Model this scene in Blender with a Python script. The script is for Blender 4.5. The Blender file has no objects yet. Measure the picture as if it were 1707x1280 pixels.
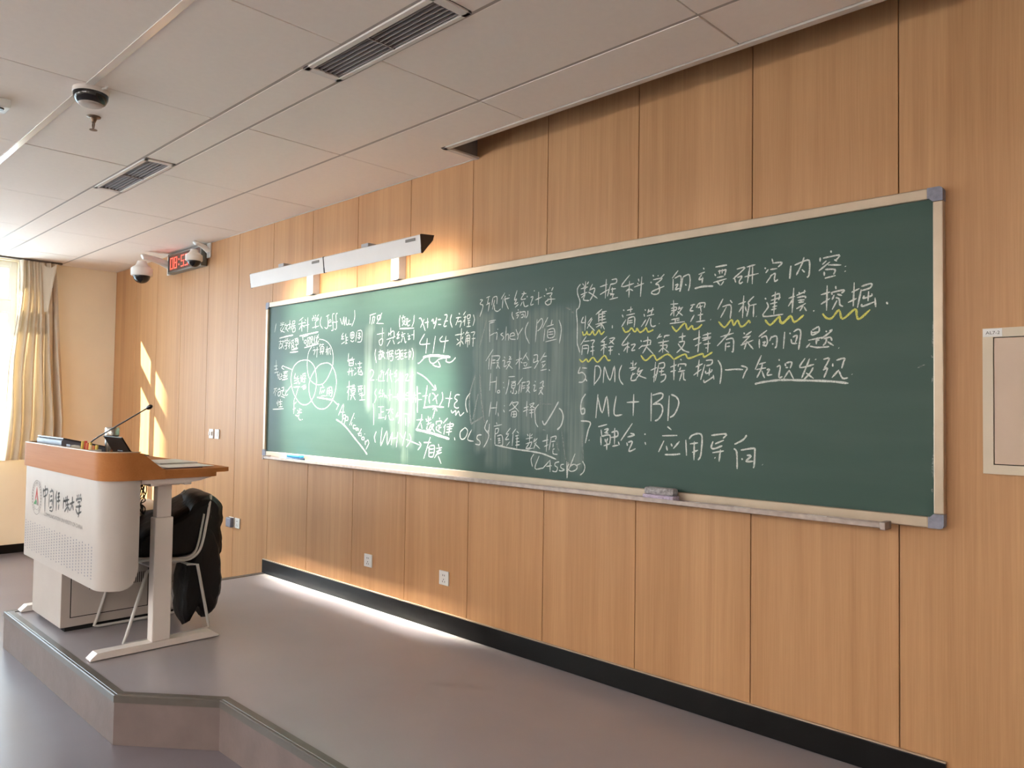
import bpy, bmesh, math, random
from mathutils import Vector, Matrix, noise
random.seed(7)
S = bpy.context.scene
COL = S.collection
PI = math.pi
# ------------------------------------------------------------------ camera
F_PX, YAW, PITCH, ROLL = 1283.75, 0.7732, 0.0319, 0.0143
CAM = Vector((2.7269, -3.1057, 1.3552))
fw = Vector((-math.sin(YAW) * math.cos(PITCH), math.cos(YAW) * math.cos(PITCH), math.sin(PITCH)))
r0 = Vector((math.cos(YAW), math.sin(YAW), 0)); u0 = r0.cross(fw)
RT = math.cos(ROLL) * r0 + math.sin(ROLL) * u0
UP = -math.sin(ROLL) * r0 + math.cos(ROLL) * u0
cd = bpy.data.cameras.new('camera'); cam = bpy.data.objects.new('camera', cd); COL.objects.link(cam)
cd.sensor_width = 36.0; cd.lens = F_PX / 1707 * 36.0; cd.clip_start = 0.05; cd.clip_end = 200
cam.matrix_world = Matrix(((RT.x, UP.x, -fw.x, CAM.x), (RT.y, UP.y, -fw.y, CAM.y), (RT.z, UP.z, -fw.z, CAM.z), (0, 0, 0, 1)))
S.camera = cam
def pix(px, py, axis, val):
    """world point where the photo's pixel meets the plane axis=val (the surveyed wall, board, floor...)"""
    d = fw + RT * ((px - 853.5) / F_PX) + UP * ((640 - py) / F_PX)
    return CAM + d * ((val - CAM[axis]) / d[axis])
# ------------------------------------------------------------------ world, sun, exposure
SKY = 4.45; SUN = 11.0; SUNDIR = Vector((0.60, 1.0, -0.47))
w = bpy.data.worlds.new('world'); S.world = w; w.use_nodes = True
bg = w.node_tree.nodes['Background']; bg.inputs[0].default_value = (0.74, 0.87, 1.0, 1); bg.inputs[1].default_value = SKY
sd = bpy.data.lights.new('sun', 'SUN'); sd.energy = SUN; sd.angle = math.radians(0.53); sd.color = (1.0, 0.87, 0.64)
so = bpy.data.objects.new('sun', sd); COL.objects.link(so); so.rotation_euler = SUNDIR.to_track_quat('-Z', 'Y').to_euler(); so.location = (-12, -14, 9)
S.view_settings.view_transform = 'Standard'; S.view_settings.look = 'None'
S.view_settings.gamma = 1.0; S.view_settings.use_curve_mapping = False
S.view_settings.exposure = 1.6
S.render.engine = 'CYCLES'
S.cycles.max_bounces = 10; S.cycles.diffuse_bounces = 6; S.cycles.glossy_bounces = 4; S.cycles.transparent_max_bounces = 12
S.cycles.sample_clamp_indirect = 12.0
S.cycles.caustics_reflective = False; S.cycles.caustics_refractive = False
S.cycles.use_denoising = True
# ------------------------------------------------------------------ materials
def srgb(*c):
    return tuple(((v / 255) / 12.92 if v / 255 <= .04045 else ((v / 255 + .055) / 1.055) ** 2.4) for v in c) + (1,)
def mat(name, col, rough=.5, metal=0.0, spec=.5, emit=None, es=1.0, bump=0.0, bscale=60, vary=0.06, vscale=8, coord='Object', sheen=0):
    m = bpy.data.materials.new(name); m.use_nodes = True; nt = m.node_tree; n = nt.nodes; b = n['Principled BSDF']
    if len(col) == 3: col = tuple(col) + (1,)
    b.inputs['Base Color'].default_value = col; b.inputs['Roughness'].default_value = rough
    b.inputs['Metallic'].default_value = metal; b.inputs['Specular IOR Level'].default_value = spec
    if sheen: b.inputs['Sheen Weight'].default_value = sheen
    tc = n.new('ShaderNodeTexCoord')
    if vary:
        nz = n.new('ShaderNodeTexNoise'); nz.inputs['Scale'].default_value = vscale; nz.inputs['Detail'].default_value = 4
        nt.links.new(tc.outputs[coord], nz.inputs['Vector'])
        mr = n.new('ShaderNodeMapRange'); mr.inputs['To Min'].default_value = 1 - vary; mr.inputs['To Max'].default_value = 1 + vary
        mr.inputs['From Min'].default_value = .3; mr.inputs['From Max'].default_value = .7
        nt.links.new(nz.outputs['Fac'], mr.inputs['Value'])
        hs = n.new('ShaderNodeHueSaturation'); hs.inputs['Color'].default_value = col
        nt.links.new(mr.outputs[0], hs.inputs['Value']); nt.links.new(hs.outputs[0], b.inputs['Base Color'])
    if bump:
        bz = n.new('ShaderNodeTexNoise'); bz.inputs['Scale'].default_value = bscale; bz.inputs['Detail'].default_value = 3
        nt.links.new(tc.outputs[coord], bz.inputs['Vector'])
        bp = n.new('ShaderNodeBump'); bp.inputs['Strength'].default_value = bump; bp.inputs['Distance'].default_value = .01
        nt.links.new(bz.outputs['Fac'], bp.inputs['Height']); nt.links.new(bp.outputs[0], b.inputs['Normal'])
    if emit:
        b.inputs['Emission Color'].default_value = tuple(emit) + (1,); b.inputs['Emission Strength'].default_value = es
    return m
def wood(name, c_lo, c_hi, rough=.42, sx=26, sz=.55, spec=.5, along='Z', band=1.0):
    """straight-grained laminate: fine streaks plus broad bands running along one axis, tone shifting per board"""
    m = bpy.data.materials.new(name); m.use_nodes = True; nt = m.node_tree; n = nt.nodes; L = nt.links; b = n['Principled BSDF']
    b.inputs['Roughness'].default_value = rough; b.inputs['Specular IOR Level'].default_value = spec
    tc = n.new('ShaderNodeTexCoord'); oi = n.new('ShaderNodeObjectInfo')
    mp = n.new('ShaderNodeMapping'); mp.inputs['Scale'].default_value = (sx, sx, sz) if along == 'Z' else (sz, sx, sx)
    L.new(tc.outputs['Object'], mp.inputs['Vector'])
    cb = n.new('ShaderNodeCombineXYZ'); mu = n.new('ShaderNodeMath'); mu.operation = 'MULTIPLY'; mu.inputs[1].default_value = 90
    L.new(oi.outputs['Random'], mu.inputs[0])
    for i in range(3): L.new(mu.outputs[0], cb.inputs[i])
    ad = n.new('ShaderNodeVectorMath'); L.new(mp.outputs[0], ad.inputs[0]); L.new(cb.outputs[0], ad.inputs[1])
    n1 = n.new('ShaderNodeTexNoise'); n1.inputs['Scale'].default_value = 1.0; n1.inputs['Detail'].default_value = 2; n1.inputs['Distortion'].default_value = .35
    n2 = n.new('ShaderNodeTexNoise'); n2.inputs['Scale'].default_value = 7.0; n2.inputs['Detail'].default_value = 5
    n3 = n.new('ShaderNodeTexNoise'); n3.inputs['Scale'].default_value = .22; n3.inputs['Detail'].default_value = 2
    for q in (n1, n2, n3): L.new(ad.outputs[0], q.inputs['Vector'])
    s1 = n.new('ShaderNodeMath'); s1.operation = 'MULTIPLY_ADD'; s1.inputs[1].default_value = .30
    L.new(n2.outputs['Fac'], s1.inputs[0])
    s2 = n.new('ShaderNodeMath'); s2.operation = 'MULTIPLY_ADD'; s2.inputs[1].default_value = .35 * band
    L.new(n1.outputs['Fac'], s2.inputs[0]); L.new(s2.outputs[0], s1.inputs[2])
    s3 = n.new('ShaderNodeMath'); s3.operation = 'MULTIPLY'; s3.inputs[1].default_value = .35
    L.new(n3.outputs['Fac'], s3.inputs[0]); L.new(s3.outputs[0], s2.inputs[2])
    mr = n.new('ShaderNodeMapRange'); mr.inputs['From Min'].default_value = .30; mr.inputs['From Max'].default_value = .70
    L.new(s1.outputs[0], mr.inputs['Value'])
    mx = n.new('ShaderNodeMix'); mx.data_type = 'RGBA'; mx.inputs[6].default_value = c_lo; mx.inputs[7].default_value = c_hi
    L.new(mr.outputs[0], mx.inputs[0]); L.new(mx.outputs[2], b.inputs['Base Color'])
    bp = n.new('ShaderNodeBump'); bp.inputs['Strength'].default_value = .10; bp.inputs['Distance'].default_value = .003
    L.new(n2.outputs['Fac'], bp.inputs['Height']); L.new(bp.outputs[0], b.inputs['Normal'])
    return m
M = {}
M['panel'] = wood('oak_laminate_panel', srgb(173, 127, 87), srgb(204, 158, 113), rough=.44, spec=.30)
M['desk_wood'] = wood('orange_beech_laminate', srgb(166, 106, 58), srgb(182, 122, 72), rough=.55, spec=.10, sx=18, along='X')
M['beige'] = mat('beige_wall_paint', srgb(252, 240, 214), rough=.75, vary=.02, vscale=3)
M['paint'] = mat('white_wall_paint', srgb(236, 230, 220), rough=.8, vary=.02)
M['tile'] = mat('ceiling_tile_white', srgb(243, 233, 223), rough=.85, spec=.15, bump=.05, bscale=260, vary=.012, vscale=30)
M['void'] = mat('ceiling_void_grey', srgb(120, 112, 104), rough=.9)
M['glossbar'] = mat('glossy_white_runner', srgb(226, 222, 216), rough=.16, spec=.9, vary=.02)
M['riser'] = mat('riser_darker_brown', srgb(122, 108, 104), rough=.5, spec=.3, bump=.12, bscale=40, vary=.10, vscale=7)  # riser faces: darker and browner than the stage top
M['runner'] = mat('ceiling_runner_grey', srgb(176, 165, 156), rough=.5, spec=.3, vary=.02)
M['tbar'] = mat('ceiling_runner_white', srgb(205, 198, 190), rough=.32, vary=.02, metal=.0)
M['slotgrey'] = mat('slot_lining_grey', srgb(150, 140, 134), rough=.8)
M['black_skirt'] = mat('black_skirting', srgb(13, 12, 12), rough=.34, spec=.22, vary=.3, vscale=9)
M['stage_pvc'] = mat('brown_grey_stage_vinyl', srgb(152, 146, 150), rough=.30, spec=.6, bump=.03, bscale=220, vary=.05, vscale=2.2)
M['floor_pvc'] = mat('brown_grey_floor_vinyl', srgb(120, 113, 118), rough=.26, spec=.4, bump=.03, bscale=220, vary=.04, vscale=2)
M['nosing'] = mat('grey_green_nosing_strip', srgb(92, 86, 80), rough=.34, vary=.08, vscale=20)
M['alu'] = mat('champagne_aluminium', srgb(184, 167, 146), rough=.40, metal=.55, vary=.05, vscale=12)
M['alu_dusty'] = mat('dusty_tray_aluminium', srgb(168, 154, 146), rough=.42, metal=.45, vary=.16, vscale=30)
M['cap'] = mat('blue_grey_corner_plastic', srgb(132, 132, 146), rough=.45, vary=.15, vscale=60)
M['white'] = mat('white_plastic', srgb(226, 224, 220), rough=.4, vary=.02)
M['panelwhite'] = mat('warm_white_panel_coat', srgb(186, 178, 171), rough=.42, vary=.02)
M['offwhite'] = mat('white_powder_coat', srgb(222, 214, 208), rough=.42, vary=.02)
M['greycab'] = mat('grey_powder_coat', srgb(184, 174, 166), rough=.5, vary=.03)
M['frame_white'] = mat('white_window_frame', srgb(240, 240, 236), rough=.4, vary=.01)
M['darkmetal'] = mat('dark_brown_metal', srgb(66, 52, 44), rough=.5)
M['black'] = mat('black_plastic', srgb(20, 20, 22), rough=.35, vary=.1)
M['dark_hole'] = mat('dark_slot', srgb(30, 28, 26), rough=.9)
M['louvre_dark'] = mat('vent_recess_dark', srgb(34, 29, 24), rough=.9)
M['louvre'] = mat('vent_blade_bronze_grey', srgb(150, 138, 134), rough=.45, metal=.2)
M['fill_tube'] = mat('added_pendant_glow', (.9, .9, .88), emit=(1.0, .96, .93), es=13.6, vary=0)  # glow of the added pendants that lift the room light
M['slate'] = mat('monitor_grey', srgb(116, 118, 130), rough=.4, vary=.03)
M['slate_dark'] = mat('monitor_dark_edge', srgb(58, 58, 66), rough=.35)
M['steel'] = mat('brushed_steel', srgb(178, 176, 170), rough=.25, metal=.9)
M['bracket'] = mat('grey_bracket_paint', srgb(176, 174, 176), rough=.45)
M['elec'] = mat('beige_cabinet_enamel', srgb(208, 193, 170), rough=.45, vary=.02)
M['elec_door'] = mat('beige_door_enamel', srgb(200, 175, 153), rough=.42, vary=.02)
M['coat'] = mat('black_padded_nylon', (.0022, .0022, .0028), rough=.5, spec=.3, bump=.5, bscale=22, vary=.3)
M['shell'] = mat('light_grey_chair_shell', srgb(196, 194, 190), rough=.4)
M['paper'] = mat('white_paper', srgb(226, 222, 214), rough=.7)
M['folder'] = mat('dark_plum_folder', srgb(72, 52, 66), rough=.4)
M['ink'] = mat('dark_print', srgb(74, 68, 64), rough=.6)
M['ink_soft'] = mat('soft_grey_print', srgb(130, 122, 116), rough=.6)
M['red_ink'] = mat('red_print', srgb(178, 52, 44), rough=.6)
M['green_ink'] = mat('green_print', srgb(66, 132, 74), rough=.6)
M['led'] = mat('red_led', (.9, .05, .03), rough=.5, emit=(1.0, .07, .04), es=1.3, vary=0)
M['clock_face'] = mat('clock_dark_lens', srgb(92, 74, 66), rough=.25)
M['clock_frame'] = mat('clock_aluminium_frame', srgb(120, 122, 118), rough=.35, metal=.6)
M['dome'] = mat('smoked_dome', srgb(26, 24, 26), rough=.08, vary=0)
M['blue_foam'] = mat('blue_plastic_eraser', srgb(60, 156, 210), rough=.5)
M['blue_felt'] = mat('dark_blue_felt', srgb(44, 70, 96), rough=.9)
M['lilac'] = mat('lilac_dusty_felt', srgb(190, 176, 196), rough=.9, bump=.8, bscale=120, vary=.22, vscale=70)
M['lilac_dark'] = mat('grey_dusty_felt', srgb(168, 164, 164), rough=.9, bump=.8, bscale=140, vary=.35, vscale=90)
M['brass'] = mat('sprinkler_bronze', srgb(120, 100, 84), rough=.35, metal=.7)
M['cable'] = mat('black_cable', srgb(24, 22, 22), rough=.5)
M['tube'] = mat('lit_lamp_tube', (1, .9, .75), emit=(1.0, .84, .62), es=4.0, vary=0)
M['facade'] = mat('pale_facade', srgb(210, 214, 214), rough=.8, vary=.05, vscale=.4)
M['sun_block_facade'] = mat('sun_block_render', srgb(150, 150, 150), rough=.85, vary=.06, vscale=.3)  # grey of the unseen building added against the sun
M['facade_glass'] = mat('distant_window_glass', srgb(120, 140, 148), rough=.1, vary=.1)
M['rail'] = mat('curtain_rail', srgb(90, 80, 72), rough=.5)
# curtain cloth lets daylight through
m = mat('beige_curtain_cloth', srgb(204, 192, 174), rough=.8, vary=.05, vscale=6); nt = m.node_tree
tl = nt.nodes.new('ShaderNodeBsdfTranslucent'); tl.inputs[0].default_value = srgb(228, 206, 172)
mxs = nt.nodes.new('ShaderNodeMixShader'); mxs.inputs[0].default_value = .14
nt.links.new(nt.nodes['Principled BSDF'].outputs[0], mxs.inputs[1]); nt.links.new(tl.outputs[0], mxs.inputs[2])
nt.links.new(mxs.outputs[0], nt.nodes['Material Output'].inputs[0]); M['curtain'] = m
# window glass: clear with a faint gloss
m = bpy.data.materials.new('window_glass'); m.use_nodes = True; nt = m.node_tree; nt.nodes.remove(nt.nodes['Principled BSDF'])
tr = nt.nodes.new('ShaderNodeBsdfTransparent'); tr.inputs[0].default_value = (.93, .97, .97, 1)
gl = nt.nodes.new('ShaderNodeBsdfGlossy'); gl.inputs['Roughness'].default_value = .02
mxs = nt.nodes.new('ShaderNodeMixShader'); mxs.inputs[0].default_value = .06
nt.links.new(tr.outputs[0], mxs.inputs[1]); nt.links.new(gl.outputs[0], mxs.inputs[2]); nt.links.new(mxs.outputs[0], nt.nodes['Material Output'].inputs[0])
M['glass'] = m
# lamp light along the foot of the wall, painted pale into the stage colour
m = M['stage_pvc']; nt = m.node_tree; n = nt.nodes; b = n['Principled BSDF']; src = b.inputs['Base Color'].links[0].from_socket
tc = n.new('ShaderNodeTexCoord'); sx = n.new('ShaderNodeSeparateXYZ'); nt.links.new(tc.outputs['Object'], sx.inputs[0])
def mr_(v, a, c, smooth=True):
    q = n.new('ShaderNodeMapRange'); q.interpolation_type = 'SMOOTHSTEP'; q.inputs['From Min'].default_value = a; q.inputs['From Max'].default_value = c; nt.links.new(v, q.inputs['Value']); return q.outputs[0]
def mu_(a, c):
    q = n.new('ShaderNodeMath'); q.operation = 'MULTIPLY'
    for i, v in enumerate((a, c)):
        if isinstance(v, float): q.inputs[i].default_value = v
        else: nt.links.new(v, q.inputs[i])
    return q.outputs[0]
nz = n.new('ShaderNodeTexNoise'); nz.inputs['Scale'].default_value = 9; nz.inputs['Detail'].default_value = 5; nt.links.new(tc.outputs['Object'], nz.inputs['Vector'])
band = mu_(mr_(sx.outputs['Y'], -.115, -.03), mu_(mr_(sx.outputs['X'], .1, -1.4), mr_(nz.outputs['Fac'], .2, .6)))
mx = n.new('ShaderNodeMix'); mx.data_type = 'RGBA'; nt.links.new(mu_(band, .85), mx.inputs[0]); nt.links.new(src, mx.inputs[6]); mx.inputs[7].default_value = srgb(240, 236, 230)
nt.links.new(mx.outputs[2], b.inputs['Base Color'])
# chalk: powdery, a little broken up
def chalk(name, col, dens):
    m = bpy.data.materials.new(name); m.use_nodes = True; nt = m.node_tree; n = nt.nodes; b = n['Principled BSDF']
    b.inputs['Base Color'].default_value = col; b.inputs['Roughness'].default_value = .95; b.inputs['Specular IOR Level'].default_value = .1
    tc = n.new('ShaderNodeTexCoord'); nz = n.new('ShaderNodeTexNoise'); nz.inputs['Scale'].default_value = 260; nz.inputs['Detail'].default_value = 3
    nt.links.new(tc.outputs['Object'], nz.inputs['Vector'])
    mr = n.new('ShaderNodeMapRange'); mr.inputs['From Min'].default_value = .35; mr.inputs['From Max'].default_value = .6
    mr.inputs['To Min'].default_value = max(0, dens - .35); mr.inputs['To Max'].default_value = dens
    nt.links.new(nz.outputs['Fac'], mr.inputs['Value']); nt.links.new(mr.outputs[0], b.inputs['Alpha'])
    return m
M['chalk'] = chalk('white_chalk_line', srgb(232, 236, 228), .86)
M['chalk_faint'] = chalk('wiped_chalk_trace', srgb(205, 214, 205), .42)
M['chalk_yellow'] = chalk('yellow_chalk_line', srgb(226, 224, 120), .92)
M['chalk_stick'] = mat('chalk_stick_white', srgb(236, 232, 226), rough=.9)
# ------------------------------------------------------------------ mesh helpers
class MB:
    def __init__(s): s.v = []; s.f = []; s.mi = []
    def add(s, vs, fs, mi=0):
        k = len(s.v); s.v += [tuple(v) for v in vs]; s.f += [tuple(i + k for i in f) for f in fs]; s.mi += [mi] * len(fs); return s
    def box(s, a, b, bev=0.0, mi=0):
        (x0, y0, z0), (x1, y1, z1) = a, b
        x0, x1 = min(x0, x1), max(x0, x1); y0, y1 = min(y0, y1), max(y0, y1); z0, z1 = min(z0, z1), max(z0, z1)
        if bev <= 0:
            return s.add([(x0,y0,z0),(x1,y0,z0),(x1,y1,z0),(x0,y1,z0),(x0,y0,z1),(x1,y0,z1),(x1,y1,z1),(x0,y1,z1)],
                         [(0,3,2,1),(4,5,6,7),(0,1,5,4),(1,2,6,5),(2,3,7,6),(3,0,4,7)], mi)
        bm = bmesh.new(); bmesh.ops.create_cube(bm, size=1)
        for v in bm.verts: v.co = Vector(((x0+x1)/2 + v.co.x*(x1-x0), (y0+y1)/2 + v.co.y*(y1-y0), (z0+z1)/2 + v.co.z*(z1-z0)))
        bmesh.ops.bevel(bm, geom=bm.edges[:], offset=min(bev, .45*min(x1-x0, y1-y0, z1-z0)), segments=2, affect='EDGES', profile=.5)
        bm.verts.index_update(); s.add([v.co[:] for v in bm.verts], [[v.index for v in f.verts] for f in bm.faces], mi); bm.free(); return s
    def prism(s, poly, axis, a, b, mi=0):
        """extrude a 2-D polygon along an axis; poly gives the two other coordinates in order"""
        n = len(poly)
        def P(p, t):
            q = [0, 0, 0]; o = [i for i in range(3) if i != axis]; q[axis] = t; q[o[0]] = p[0]; q[o[1]] = p[1]; return tuple(q)
        vs = [P(p, a) for p in poly] + [P(p, b) for p in poly]
        return s.add(vs, [tuple(range(n - 1, -1, -1)), tuple(range(n, 2 * n))] + [(i, (i + 1) % n, n + (i + 1) % n, n + i) for i in range(n)], mi)
    def tube(s, pts, r, seg=10, mi=0, caps=True):
        pts = [Vector(p) for p in pts]; rr = r if isinstance(r, (list, tuple)) else [r] * len(pts)
        prev = None; rings = []
        for i, p in enumerate(pts):
            t = (pts[min(i+1, len(pts)-1)] - pts[max(i-1, 0)]).normalized()
            if prev is None:
                a = Vector((0, 0, 1)) if abs(t.z) < .9 else Vector((1, 0, 0)); u = t.cross(a).normalized()
            else:
                u = (prev - t * prev.dot(t)).normalized()
            prev = u; v = t.cross(u)
            rings.append([p + (u * math.cos(2*PI*k/seg) + v * math.sin(2*PI*k/seg)) * rr[i] for k in range(seg)])
        vs = [q for rg in rings for q in rg]; fs = []
        for i in range(len(pts) - 1):
            for k in range(seg):
                fs.append((i*seg+k, i*seg+(k+1) % seg, (i+1)*seg+(k+1) % seg, (i+1)*seg+k))
        if caps: fs += [tuple(range(seg-1, -1, -1)), tuple(range((len(pts)-1)*seg, len(pts)*seg))]
        return s.add(vs, fs, mi)
    def lathe(s, prof, c, seg=28, mi=0, axis='z'):
        vs = []; fs = []
        for r, h in prof:
            for k in range(seg):
                a = 2*PI*k/seg
                vs.append((c[0] + r*math.cos(a), c[1] + r*math.sin(a), c[2] + h) if axis == 'z' else (c[0] + r*math.cos(a), c[1] + h, c[2] + r*math.sin(a)))
        for i in range(len(prof) - 1):
            for k in range(seg): fs.append((i*seg+k, i*seg+(k+1) % seg, (i+1)*seg+(k+1) % seg, (i+1)*seg+k))
        fs += [tuple(range(seg-1, -1, -1)), tuple(range((len(prof)-1)*seg, len(prof)*seg))]
        return s.add(vs, fs, mi)
    def build(s, name, mats, parent=None, smooth=False, label=None, kind=None):
        me = bpy.data.meshes.new(name); me.from_pydata(s.v, [], s.f)
        for m in (mats if isinstance(mats, (list, tuple)) else [mats]): me.materials.append(M[m] if isinstance(m, str) else m)
        me.polygons.foreach_set('material_index', s.mi)
        bm = bmesh.new(); bm.from_mesh(me); bmesh.ops.recalc_face_normals(bm, faces=bm.faces[:]); bm.to_mesh(me); bm.free()
        me.update()
        if smooth:
            me.polygons.foreach_set('use_smooth', [True] * len(me.polygons))
            try: me.set_sharp_from_angle(angle=math.radians(38))
            except Exception: pass
        return link(name, me, parent, label, kind)
def link(name, me, parent=None, label=None, kind=None):
    o = bpy.data.objects.new(name, me); COL.objects.link(o)
    if parent is not None:
        o.parent = parent; o.matrix_parent_inverse = Matrix.Translation(-Vector(parent['at'])) if 'at' in parent else Matrix()
    if label: o['label'] = label
    if kind: o['kind'] = kind
    return o
def tag(o, label, cat, group=None):
    o['label'] = label; o['category'] = cat
    if group: o['group'] = group
    return o
def thing(name, loc, label, cat, group=None):
    """an Empty standing at the thing's base; parts are modelled in world coordinates and parented to it"""
    o = bpy.data.objects.new(name, None); COL.objects.link(o); o.location = loc; o['at'] = tuple(loc); o.empty_display_size = .1
    return tag(o, label, cat, group)
def copy_tree(o, delta, label=None, group=None):
    c = o.copy(); COL.objects.link(c); c.location = Vector(o.location) + Vector(delta)
    if label: c['label'] = label
    if group: c['group'] = group
    for ch in o.children:
        d = ch.copy(); COL.objects.link(d); d.parent = c
        for g in ch.children:
            e = g.copy(); COL.objects.link(e); e.parent = d
    return c
def arc(cx, cy, r, a0, a1, n=6):
    return [(cx + r*math.cos(math.radians(a0 + (a1-a0)*i/n)), cy + r*math.sin(math.radians(a0 + (a1-a0)*i/n))) for i in range(n+1)]
def smooth_path(pts, n=6):
    P = [Vector(p) for p in pts]; out = []
    for i in range(len(P) - 1):
        p0 = P[max(i-1, 0)]; p1 = P[i]; p2 = P[i+1]; p3 = P[min(i+2, len(P)-1)]
        for k in range(n):
            t = k / n
            out.append(.5 * ((2*p1) + (-p0+p2)*t + (2*p0-5*p1+4*p2-p3)*t*t + (-p0+3*p1-3*p2+p3)*t*t*t))
    out.append(P[-1]); return out
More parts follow.
